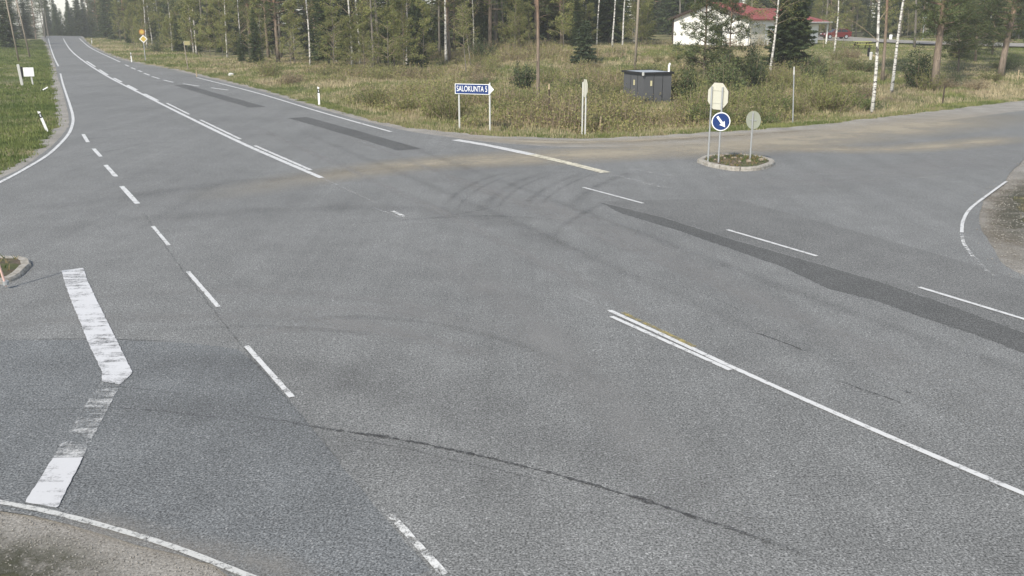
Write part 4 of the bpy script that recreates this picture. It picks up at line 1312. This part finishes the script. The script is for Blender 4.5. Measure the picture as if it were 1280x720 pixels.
ZONES = [(70, 'left of the main road'), (150, 'beyond the crest of the main road'), (230, 'behind the yellow diamond sign'), (340, 'left of the grey utility pole'), (470, 'right of the grey utility pole'), (560, 'left of the forked birch'), (660, 'behind the blue direction sign'), (790, 'between tall pine and brown utility pole'), (935, 'behind the white gable'), (1040, 'behind the right house wing'), (1165, 'behind the lawn and drive'), (1e9, 'behind the thick right-hand pines')]
def put(kind, p, sc=1.0, i=None, tilt=(0, 0)):
    i = random.randrange(len(protos[kind])) if i is None else i
    src = protos[kind][i]
    rz = random.uniform(0, 6.28)
    if cnt[kind][i] == 0:
        src.location = p; src.rotation_euler = (tilt[0], tilt[1], rz); src.scale = (sc, sc, sc); o = src
    else:
        o = copy_tree(src, p, rz, sc, None, tilt)
    cnt[kind][i] += 1
    dep = p.y * math.cos(TH) + (H - p.z) * math.sin(TH)
    c_ = 640 + F * p.x / dep
    zone = next(z_ for lim, z_ in ZONES if c_ < lim)
    o['label'] = {'spruce': 'dark spruce in the forest ', 'pine': 'bare-stemmed pine in the forest ', 'birch': 'slender pale birch in the forest ', 'young': 'thin leafy sapling at the forest edge '}[kind] + zone
    return o

def yard(px): return px > 815
placed = []
def free(p, dmin):
    for q in placed:
        if (q[0] - p.x) ** 2 + (q[1] - p.y) ** 2 < dmin * dmin: return False
    placed.append((p.x, p.y)); return True
def edge_d(px):
    """distance at which the forest begins, per photo column"""
    return float(np.interp(px, [-80, 60, 100, 180, 300, 380, 470, 560, 640, 740, 815, 816, 1000, 1100, 1340], [150, 235, 300, 165, 118, 104, 98, 104, 110, 118, 124, 163, 166, 168, 150]))
for k_ in range(2600):
    px = random.uniform(110, 1400)
    e = edge_d(px)
    d = e + (random.random() ** 1.4) * 60
    p = PD(px, d)
    if not free(p, 2.5): continue
    u_ = random.random()
    back = d - e
    if u_ < (.62 if back > 16 else .24): put('spruce', p, random.uniform(.55, 1.15))
    elif u_ < (.92 if back > 16 else .74): put('pine', p, random.uniform(.85, 1.15))
    else: put('birch', p, random.uniform(.8, 1.15))
    if len(placed) > 255: break
for px, d in ((566, 140), (562, 150), (571, 155), (556, 146), (312, 160), (600, 150), (640, 150)):
    p = PD(px, d)
    if free(p, 1.0): put('spruce', p, 1.1)
for k_ in range(24):
    p = PD(random.uniform(185, 300), random.uniform(185, 230))
    if free(p, 2.5): put('spruce', p, 1.15)
nb_ = len(placed)
for k_ in range(900):
    px = random.uniform(180, 1330)
    d = edge_d(px) + random.uniform(58, 105)
    p = PD(px, d)
    if not free(p, 3.2): continue
    put('spruce', p, random.uniform(.9, 1.2))
    if len(placed) > nb_ + 58: break
# far side: left of the road and beyond the crest
for k_ in range(36):
    px = random.uniform(-60, 64); d = random.uniform(*((150, 260) if px < 20 else (240, 330)))
    p = PD(px, d)
    if free(p, 4): put('spruce' if random.random() < .6 else 'pine', p, random.uniform(.7, 1.0))
for k_ in range(62):
    px = random.uniform(40, 190); d = random.uniform(335, 400) if px < 120 else random.uniform(230, 330)
    p = PD(px, d)
    if not free(p, 3): continue
    top = 10 if 86 < px < 150 else 16
    put('spruce', p, random.uniform(.82, .98) if 78 < px < 155 else random.uniform(.85, 1.1))
for k_ in range(26):
    px = random.uniform(72, 125); d = random.uniform(300, 335)
    p = PD(px, d)
    if free(p, 3): put('spruce', p, random.uniform(.74, .88))
# leafy saplings and low spruces that close the forest edge
for k_ in range(210):
    px = random.uniform(150, 815) if k_ % 4 else random.uniform(1000, 1300)
    if any(abs(px - c_) < m_ for c_, m_ in ((558, 20), (345, 12), (383, 10), (397, 10), (617, 14), (630, 12), (685, 16), (746, 10), (765, 10), (778, 10), (586, 14))): continue
    e = edge_d(px); d = e - random.uniform(-6, 7)
    p = PD(px, d)
    if not free(p, 1.2): continue
    if random.random() < .22: put('spruce', p, random.uniform(.2, .45))
    else: put('young', p, random.uniform(.6, 1.25))

# ---- single trees that can be told apart
def own(kind, px, py, toppx, wpx, label, h, base, seed, bark=None, hint=None, **kw):
    """foot at (px,py); the stem passes (toppx,0) at the top of the photo"""
    p = P3(px, py) if hint is None else PD(px, hint)
    sc = px_m(p)
    py_ = py
    lean = ((toppx - px) / sc) / (max(py_, 20) / sc) - .0 * 0
    # perspective tilt of true verticals at this column
    lean -= (px - 640) / (F * F / (360 - YH) + 360) 
    if kind == 'birch':
        parts = birch_mesh(h, wpx / sc / 2, base, seed, (lean, 0), **kw)
    elif kind == 'pine':
        parts = pine_mesh(h, wpx / sc / 2, base, seed, (lean, 0), **kw)
    else:
        parts = spruce_mesh(h, base, seed, **kw)
    nm = {'birch': 'birch_tree', 'pine': 'pine_tree', 'spruce': 'spruce_tree'}[kind]
    return make_tree(nm, label, kind, p, parts, bark or {'birch': 'birch_bark', 'pine': 'pine_bark', 'spruce': 'grey_bark'}[kind])
own('birch', 1090, 138, 1101, 4.6, 'near white birch at the roadside, second tree left of the thick pine', 15, 6.0, 11, low_branches=2)
own('birch', 1114, 116, 1133, 4.2, 'leaning white birch just left of the thick pine', 14, 6.5, 12)
own('birch', 960.5, 104, 972, 3.4, 'slightly leaning birch in front of the big dark spruce', 13, 5.0, 13, low_branches=5)
own('birch', 1041, 87, 1046, 2.6, 'thin birch standing alone on the lawn in front of the car', 10, 5.5, 14)
own('birch', 558, 78, 554, 3.6, 'bright forked birch at the forest edge above the blue sign', 14, 5.5, 15, low_branches=4)
own('birch', 746, 58, 749, 2.0, 'white birch stem left of the utility pole, leftmost of three', 15, 8, 16)
own('birch', 765, 61, 767, 2.2, 'white birch stem left of the utility pole, middle of three', 15, 8, 17)
own('birch', 778, 60, 783, 2.2, 'white birch stem left of the utility pole, rightmost of three', 15, 8, 18)
own('birch', 583, 91, 576, 1.3, 'thin crooked birch sapling leaning left, nearest to the forked birch', 6, 2.0, 19, 'grey_bark', leafy=.5)
own('birch', 589, 88, 580, 1.3, 'thin crooked birch sapling leaning left, farther from the forked birch', 6.5, 2.5, 20, 'grey_bark', leafy=.5)
own('pine', 673, 134, 668, 4.6, 'tall pine with a bare stem rising from the brush behind the stake', 15, 6.6, 21, stubs=5)
own('pine', 685, 66, 686, 3.0, 'yellowish green pine behind the tall bare-stemmed pine', 12, 2.2, 22, cols=PINE_Y, spread=.24, dens=1.0, stubs=2)
own('pine', 880, 96, 881, 3.4, 'bushy pine standing in front of the white gable', 12, 1.0, 23, spread=.2, dens=1.0, stubs=2, hint=74)
own('pine', 912, 98, 915, 2.8, 'smaller bushy pine between the gable and the big dark spruce', 8.5, .7, 24, spread=.24, dens=1.0, stubs=1, hint=72)
own('spruce', 985, 105, 985, 5, 'big dark spruce hiding the middle of the house', 12, .15, 25, spread=.18, dens=1.7, hint=83)
own('pine', 1168, 113, 1181, 9.5, 'thick orange-topped pine at the right, nearest the road', 17, 3.9, 26, stubs=6, spread=.16, dens=1.1)
own('pine', 1250, 98, 1266, 8.0, 'thick leaning pine near the right picture edge', 17, 2.9, 27, stubs=6, spread=.18, dens=1.1)
own('pine', 1103, 102, 1107, 4.2, 'brown pine stem close behind the near birch', 16, 8.0, 28, stubs=4)
own('pine', 1217, 92, 1219, 3.2, 'spindly green pine between the two thick pines', 9, 1.0, 29, spread=.30, dens=1.0, stubs=1)
own('pine', 1197, 96, 1199, 2.2, 'young pine right behind the thick pine nearest the road', 7.5, 1.2, 41, spread=.3, dens=1.0, stubs=1)
own('pine', 1238, 88, 1240, 2.4, 'young pine left of the leaning thick pine', 8, 1.2, 42, spread=.28, dens=1.0, stubs=1)
own('pine', 1143, 60, 1146, 3.0, 'grey pine stem left of the yard lamp', 16, 8.5, 30, 'grey_bark', stubs=6)
own('spruce', 731, 92, 731, 3, 'young spruce behind the edge-on sign', 4.2, .1, 31, spread=.3, dens=1.2, cols=[(.06, .085, .045), (.075, .10, .05), (.05, .07, .04)])
own('pine', 383, 66, 380, 2.4, 'pale pine stem right of the grey utility pole', 16, 7, 32, 'grey_bark', stubs=8)
own('pine', 397, 72, 392, 3.0, 'brownish pine stem in front of the dark forest, right of the grey pole', 16, 7, 33, stubs=8)
own('pine', 618, 64, 616.5, 2.8, 'pale straight pine stem above the arrow tip of the blue sign', 17, 9, 34, 'grey_bark', stubs=12)
own('pine', 631, 62, 629, 2.6, 'pale straight pine stem left of the tall bare-stemmed pine', 17, 9, 35, 'grey_bark', stubs=12)

# ---- bushes that stand out
def bush(px, py, hpx, wpx, label, seed, cols, n=2600, name='bush', leaf=.16, mat='needles'):
    p = P3(px, py); sc = px_m(p); h_ = hpx / sc; r_ = wpx / sc / 2
    r = np.random.default_rng(seed)
    t = thing(name, label, 'bush', p)
    mb = MB()
    PT = []; DT = []
    ns = 26
    for i in range(ns):
        az = r.random() * 6.28; o_ = r_ * math.sqrt(r.random()) * .95
        hh = h_ * (1 - .6 * (o_ / r_) ** 2) * r.uniform(.5, 1.12)
        e = Vector((math.cos(az) * o_, math.sin(az) * o_, hh))
        b_ = Vector((e.x * .25, e.y * .25, -.1))
        mb.tube([b_, b_.lerp(e, .5) + Vector((e.x * .12, e.y * .12, 0)), e], [.03, .018, .006], 4, False)
        m = n // ns
        f_ = r.uniform(.12, 1.02, (m, 1))
        c_ = np.array(b_) + (np.array(e) - np.array(b_)) * f_
        PT.append(c_ + r.standard_normal((m, 3)) * np.array([.14, .14, .08]) * r_ * r.uniform(.5, 1.3))
        D = r.standard_normal((m, 3)); D[:, 2] = np.abs(D[:, 2]) + .4
        DT.append(D)
    PT = np.vstack(PT); PT[:, 2] = np.maximum(PT[:, 2], .02)
    V, T = tris(PT, np.vstack(DT), leaf * r.uniform(.5, 1.3, len(PT)), leaf * .5, r)
    obj('stems', mb.mesh('stems', M['twig']), t)
    obj('foliage', mesh_np('foliage', V, T, M[mat], tint_of(len(T), cols, r)), t)
DARK = [(.055, .078, .034), (.075, .095, .04), (.045, .065, .032)]
bush(1146, 111, 52, 44, 'dark juniper bush between leaning birch and thick pine', 51, DARK, 4200)
bush(655, 112, 38, 34, 'low dark bush left of the tall bare-stemmed pine', 52, NEEDLE, 2600)
bush(603, 84, 34, 40, 'dark round bush behind the crooked birch saplings', 53, NEEDLE, 2600)
bush(820, 104, 22, 50, 'low green bush behind the shed roof', 54, PINE, 2600)
bush(858, 128, 46, 46, 'green bush right of the shed', 55, PINE, 3200)
bush(905, 122, 50, 60, 'broad green bush below the bushy pine', 56, PINE, 4200)
bush(298, 66, 26, 34, 'dark bush at the forest edge left of the grey pole', 57, NEEDLE, 1800)
bush(940, 112, 60, 40, 'dark conifer bush left of the leaning birch', 58, DARK, 3600)
bush(1018, 110, 46, 40, 'olive bush right of the big dark spruce', 59, PINE, 2800)
bush(196, 66, 18, 30, 'dark round bush behind the yellow diamond sign', 60, NEEDLE, 1500)

# scattered shrubs of the rough ground: a few shapes, each placed several times
SHRUB = [('low olive shrub', [(.20, .215, .075), (.25, .25, .095), (.16, .18, .065)], 1.1, 1.5), ('low green shrub', [(.12, .155, .055), (.15, .18, .06), (.10, .13, .05)], .95, 1.6), ('low brownish shrub', [(.29, .24, .15), (.36, .29, .18), (.23, .19, .12)], 1.0, 1.3), ('tall olive shrub', [(.23, .24, .085), (.28, .28, .105), (.19, .205, .075)], 2.0, 1.6)]
shr = []
for i, (nm, cols, h_, r_) in enumerate(SHRUB):
    r = np.random.default_rng(700 + i)
    t = thing('shrub', nm, 'shrub', (0, 0, 0), 0, 'shrubs scattered beyond the road')
    mb = MB(); PT = []; DT = []
    for q in range(34):
        az = r.random() * 6.28; o_ = r_ * math.sqrt(r.random()) * .9
        e = Vector((math.cos(az) * o_, math.sin(az) * o_, h_ * (1 - .5 * (o_ / r_) ** 2) * r.uniform(.5, 1.15)))
        b_ = Vector((e.x * .3, e.y * .3, -.1))
        mb.tube([b_, b_.lerp(e, .55) + Vector((e.x * .1, e.y * .1, 0)), e], [.02, .012, .005], 4, False)
        m = 44
        c_ = np.array(b_) + (np.array(e) - np.array(b_)) * r.uniform(.15, 1.03, (m, 1))
        PT.append(c_ + r.standard_normal((m, 3)) * .10)
        D = r.standard_normal((m, 3)); D[:, 2] = np.abs(D[:, 2]) + .3; DT.append(D)
    PT = np.vstack(PT); PT[:, 2] = np.maximum(PT[:, 2], .02)
    V, T = tris(PT, np.vstack(DT), r.uniform(.06, .16, len(PT)), .06, r)
    obj('stems', mb.mesh('stems', M['twig']), t)
    obj('foliage', mesh_np('foliage', V, T, M['leaves'], tint_of(len(T), cols, r)), t)
    shr.append([t, 0, nm])
SZ = [(470, 'left of the blue direction sign'), (640, 'behind the blue direction sign'), (760, 'around the edge-on sign'), (860, 'beside the grey shed'), (960, 'behind the octagonal sign'), (1080, 'right of the tall marker pole'), (1e9, 'below the thick right-hand pines')]
for k_ in range(210):
    px = random.uniform(330, 1270) if k_ % 3 else random.uniform(830, 1075); py = random.uniform(88, 152)
    if px > 1080 and py > 118: continue
    if px < 430 and random.random() < .6: continue
    if 770 < px < 845 and 100 < py < 150: continue
    p = P3(px, py)
    if inside(GRASS, np.array([p.x]), np.array([p.y]))[0] or edge_dist(GRASS, [p.x], [p.y])[0] < 2.6: continue
    i = random.choices([0, 1, 2, 3], [3, 3, 2.0, 3.2])[0]
    sc_ = random.uniform(.5, 1.05)
    t, n_, nm = shr[i]
    if n_ == 0:
        t.location = p; t.scale = (sc_,) * 3; o = t
    else:
        o = copy_tree(t, p, random.uniform(0, 6.28), sc_)
    o['label'] = nm + ' ' + next(z_ for lim, z_ in SZ if px < lim)
    shr[i][1] += 1
p = P3(289, 94.5)
t = thing('rock', 'small pale rock in the far verge of the main road', 'rock', p)
obj('rock_body', MB().box((0, 0, .12), (.5, .4, .36), .5, .1).mesh('rock_body', M['offwhite']), t)
obj('rock_chip', MB().box((.32, -.1, .05), (.18, .16, .16), .2, .04).mesh('rock_chip', M['stone']), t)

# ------------------------------------------------------------------ grass and brush
def scatter(n, x0, x1, y0, y1, pmax=None):
    """random points in view (photo columns x0..x1, distance y0..y1), off the road"""
    d = y0 + (y1 - y0) * rng.random(n) ** 1.0
    px = rng.uniform(x0, x1, n)
    dep = d * math.cos(TH) + H * math.sin(TH)
    x = (px - 640) / F * dep
    ok = ~inside(GRASS, x, d)
    return x[ok], d[ok], px[ok]

def nval(x, y, s_, k_):
    return np.array([mnoise.noise(Vector((a * s_, b * s_, k_))) for a, b in zip(x, y)])

def blades(name, x, y, h_, wd, cols, nb, spread, mat='grass', label=None, cat='grass', bend=.5):
    n = len(x)
    z = hz(x, y)
    r = rng
    B_ = np.repeat(np.stack([x, y, z - .02], 1), nb, 0)
    B_[:, :2] += r.standard_normal((n * nb, 2)) * spread
    hh = np.repeat(h_, nb) * r.uniform(.45, 1.15, n * nb)
    a = r.uniform(0, 6.28, n * nb)
    off = np.stack([np.cos(a) * hh * bend * r.random(n * nb), np.sin(a) * hh * bend * r.random(n * nb), hh], 1)
    w_ = np.repeat(wd, nb) if hasattr(wd, '__len__') else np.full(n * nb, wd)
    a2 = r.uniform(0, 3.14, n * nb)
    sd_ = np.stack([np.cos(a2) * w_ / 2, np.sin(a2) * w_ / 2, np.zeros(n * nb)], 1)
    V = np.stack([B_ - sd_, B_ + sd_, B_ + off], 1).reshape(-1, 3)
    C = np.repeat(cols, nb, 0) * r.uniform(.75, 1.25, (n * nb, 1))
    o = obj(name, mesh_np(name, V, np.arange(3 * n * nb).reshape(-1, 3), M[mat], np.repeat(C, 3, 0)), None, label, cat, None, 'stuff')
    return o

GREEN = np.array([.14, .175, .055]); GREEN2 = np.array([.25, .265, .095]); STRAW = np.array([.50, .425, .265]); BROWN = np.array([.35, .28, .185])
def mixcol(x, y, gbias, s_=.18):
    v = nval(x, y, s_, 4.4) + .5 * nval(x, y, s_ * 3.5, 8.1) + gbias + .22 * rng.standard_normal(len(x))
    g = np.clip(v * 2.2 + .5, 0, 1)[:, None]
    b = np.clip(nval(x, y, .7, 2.7) * 1.4 + .35, 0, 1)[:, None]
    gr = GREEN * (1 - b) + GREEN2 * b
    st = STRAW * (1 - b) + BROWN * b
    return gr * g + st * (1 - g)

# rough grass beyond the far road edge
x, y, px = scatter(70000, 100, 1330, 40, 125)
keep = ~((px > 1000) & (y > 84)); x, y, px = x[keep], y[keep], px[keep]
d = edge_dist(GRASS, x, y)
vb = .35 * np.exp(-d / 1.3) - .16
blades('rough_grass', x, y, np.where(d < 1.6, .15, .27) * rng.uniform(.7, 1.3, len(x)), .032 + .0004 * y, mixcol(x, y, vb, .26), 6, .13, label='rough green and straw-coloured grass beyond the junction')
# short verge strip along the far edge
P_ = resample(np.array(smooth(far_grass, 6)), .06)
P_ = P_[(P_[:, 1] < 120)]
q = np.repeat(P_, 9, 0) + rng.standard_normal((len(P_) * 9, 2)) * .1
nrm = np.array([.25, .97]); q += nrm * rng.uniform(-.15, 1.5, (len(q), 1))
ok = ~inside(GRASS, q[:, 0], q[:, 1]); q = q[ok]
blades('verge_grass', q[:, 0], q[:, 1], rng.uniform(.07, .2, len(q)), .03, mixcol(q[:, 0], q[:, 1], .3), 4, .06, label='short green grass strip along the far road edge')
P_ = resample(np.array(smooth(far_grass, 6)), .15); P_ = P_[P_[:, 1] < 90]
q = np.repeat(P_, 2, 0) + rng.standard_normal((len(P_) * 2, 2)) * np.array([.3, .35])
ok = inside(GRASS, q[:, 0], q[:, 1]) & ~inside(ASPH, q[:, 0], q[:, 1]); q = q[ok]
blades('gravel_weeds', q[:, 0], q[:, 1], rng.uniform(.04, .12, len(q)), .03, mixcol(q[:, 0], q[:, 1], .1), 5, .07, label='sparse weeds creeping over the gravel edge of the far road side')
x, y, px = scatter(9000, 96, 250, 100, 262)
blades('far_verge_grass', x, y, rng.uniform(.15, .4, len(x)), .12, mixcol(x, y, .05, .15), 5, .3, label='rough grass on the far verge towards the crest')
# left verge
x, y, px = scatter(26000, -60, 110, 34, 230)
ok = (x < -15); x, y = x[ok], y[ok]
blades('left_verge_grass', x, y, rng.uniform(.10, .26, len(x)), .035 + .0006 * y, mixcol(x, y, .85) * np.array([.8, .86, .8]), 5, .16, label='green grass of the left verge below the notice board')
n_ = 9000
x = rng.uniform(-30, -16.5, n_); y = rng.uniform(33, 62, n_); ok = ~inside(GRASS, x, y); x, y = x[ok], y[ok]
blades('left_verge_grass', x, y, rng.uniform(.06, .18, len(x)), .035, mixcol(x, y, .7) * np.array([.85, .9, .85]), 5, .12, label='short green grass inside the left road bend')
# right-hand corner and lower left corner
x = rng.uniform(12.5, 22, 6000); y = rng.uniform(17, 37, 6000); ok = ~inside(GRASS, x, y); x, y = x[ok], y[ok]
blades('corner_grass', x, y, rng.uniform(.05, .16, len(x)), .02, mixcol(x, y, -.05), 5, .09, label='sparse grass at the right-hand road corner')
x = rng.uniform(-9, -3, 2600); y = rng.uniform(4, 9.2, 2600); ok = ~inside(GRASS, x, y); x, y = x[ok], y[ok]
blades('corner_grass', x, y, rng.uniform(.03, .09, len(x)), .009, mixcol(x, y, -.25) * .8, 5, .05, label='dark sparse weeds at the lower left corner')
# lawn of the yard
x, y, px = scatter(26000, 800, 1330, 84, 150)
ok = hz0(x, y) < 1.95
g1 = GY(1000, 50); ok &= ~inside(V2d, x, y)
hx = (x - A.x) * u.x + (y - A.y) * u.y; hyy = -(x - A.x) * u.y + (y - A.y) * u.x
ok &= ~((hx > -.3) & (hx < gw + .3) & (hyy > -.2) & (hyy < 17))
x, y = x[ok], y[ok]
blades('lawn_grass', x, y, rng.uniform(.06, .22, len(x)), .07, mixcol(x, y, .32, .1), 5, .25, label='lawn grass in front of the house')

# loose stones along the gravel edges
def pebbles(name, pts, label, lo=.005, hi=.013):
    n = len(pts); r_ = rng.uniform(lo, hi, n)
    base = np.array([(1, 0, 0), (0, 1, 0), (-1, 0, 0), (0, -1, 0), (0, 0, .7), (0, 0, -.7)], float)
    V = base[None] * r_[:, None, None] * rng.uniform(.7, 1.3, (n, 6, 1))
    a = rng.uniform(0, 6.28, n); c_, s_ = np.cos(a)[:, None], np.sin(a)[:, None]
    V = np.stack([V[..., 0] * c_ - V[..., 1] * s_, V[..., 0] * s_ + V[..., 1] * c_, V[..., 2]], -1)
    z = np.where(inside(ASPH, pts[:, 0], pts[:, 1]), .004, -.026)
    V += np.concatenate([pts, z[:, None] + r_[:, None] * .35], 1)[:, None, :]
    f = np.array([(0, 1, 4), (1, 2, 4), (2, 3, 4), (3, 0, 4), (1, 0, 5), (2, 1, 5), (3, 2, 5), (0, 3, 5)])
    T = (np.arange(n)[:, None, None] * 6 + f[None]).reshape(-1, 3)
    obj(name, mesh_np(name, V.reshape(-1, 3), T, M['gravel']), None, label, 'gravel', None, 'stuff')
q = rng.uniform((-7.5, 6.6), (-2.0, 10.2), (6000, 2))
ok = inside(GRASS, q[:, 0], q[:, 1]) & (~inside(ASPH, q[:, 0], q[:, 1]) | ((edge_dist(ASPH, q[:, 0], q[:, 1]) < .12) & (rng.random(len(q)) < .25)))
pebbles('loose_stones', q[ok], 'loose stones on the gravel at the lower left corner')
q = rng.uniform((10.5, 18), (20, 37), (9000, 2))
ok = inside(GRASS, q[:, 0], q[:, 1]) & (~inside(ASPH, q[:, 0], q[:, 1]) | ((edge_dist(ASPH, q[:, 0], q[:, 1]) < .4) & (rng.random(len(q)) < .3)))
pebbles('loose_stones', q[ok], 'loose stones on the gravel of the right-hand road corner', .010, .026)

# brush: thin upright shoots with first leaves, dead stems
def brush(name, x, y, h_, label, leafcols, stemcol, nleaf, leaf=.09):
    n = len(x); z = hz(x, y)
    B_ = np.stack([x, y, z - .05], 1)
    off = np.stack([.22 * rng.standard_normal(n) * h_, .22 * rng.standard_normal(n) * h_, h_], 1)
    a = rng.uniform(0, 3.14, n); w_ = .018 + .00022 * y
    sd_ = np.stack([np.cos(a) * w_, np.sin(a) * w_, 0 * a], 1)
    V1 = np.stack([B_ - sd_, B_ + sd_, B_ + off], 1).reshape(-1, 3)
    C1 = np.repeat(np.array(stemcol)[None] * rng.uniform(.6, 1.4, (n, 1)), 3, 0)
    if nleaf:
        f_ = rng.uniform(.2, 1.0, (n, nleaf, 1))
        c_ = (B_[:, None] + off[:, None] * f_ + rng.standard_normal((n, nleaf, 3)) * .11).reshape(-1, 3)
        V2, T2 = tris(c_, rng.standard_normal(c_.shape), leaf * rng.uniform(.6, 1.4, len(c_)), leaf * .7, rng)
        C2 = tint_of(len(T2), leafcols, rng)
        V = np.vstack([V1, V2]); C = np.vstack([C1, C2])
    else:
        V, C = V1, C1
    return obj(name, mesh_np(name, V, np.arange(len(V)).reshape(-1, 3), M['grass'], C), None, label, 'brush', None, 'stuff')
x, y, px = scatter(110000, 250, 1060, 45, 118)
d = edge_dist(GRASS, x, y)
v = nval(x, y, .16, 6.6) + .75 * nval(x, y, .55, 3.3)
pxw = np.interp(px, [250, 330, 420, 500, 700, 760, 860, 1000, 1060], [-.35, -.25, .05, .2, .2, .2, .25, .1, -.2])
yd = np.where((px > 740) & (y > 84), -.6, 0)
ok = (d > 2.2) & (v + pxw + yd > .27 + .16 * rng.standard_normal(len(x)))
x, y, v, d, px = x[ok], y[ok], v[ok], d[ok], px[ok]
hh = np.clip(.35 + 1.5 * v, .3, 2.0) * rng.uniform(.4, 1.25, len(x)) * np.clip(d / 6, .4, 1)
gsel = rng.random(len(x)) < .68 + .4 * nval(x, y, .3, 9.9)
hh *= np.interp(px, [250, 440, 560, 2000], [.45, .6, 1, 1])
brush('brush', x[gsel], y[gsel], hh[gsel], 'olive leafy brush between the road and the forest', [(.24, .245, .085), (.30, .285, .11), (.18, .20, .07), (.33, .275, .14)], (.30, .24, .165), 7, .11)
brush('dry_brush', x[~gsel], y[~gsel], hh[~gsel] * .62, 'dry brown stems among the brush beyond the road', None, (.36, .28, .19), 0)

for k_, lst in protos.items():           # a prototype that found no place is not part of the scene
    for i, src in enumerate(lst):
        if cnt[k_][i] == 0:
            for ch in list(src.children): bpy.data.objects.remove(ch)
            bpy.data.objects.remove(src)

# ------------------------------------------------------------------ thin spring haze
hzm = bpy.data.materials.new('haze'); hzm.use_nodes = True
nt = hzm.node_tree
nt.nodes.remove(nt.nodes['Principled BSDF'])
pv = nt.nodes.new('ShaderNodeVolumePrincipled')
pv.inputs['Color'].default_value = (.90, .91, .90, 1)
pv.inputs['Density'].default_value = .00055
nt.links.new(pv.outputs[0], nt.nodes['Material Output'].inputs['Volume'])
hb = obj('haze', MB().box((0, 500, 9.5), (1400, 1800, 41)).mesh('haze', hzm), None, 'thin pale haze over the whole place', 'haze', None, 'stuff')
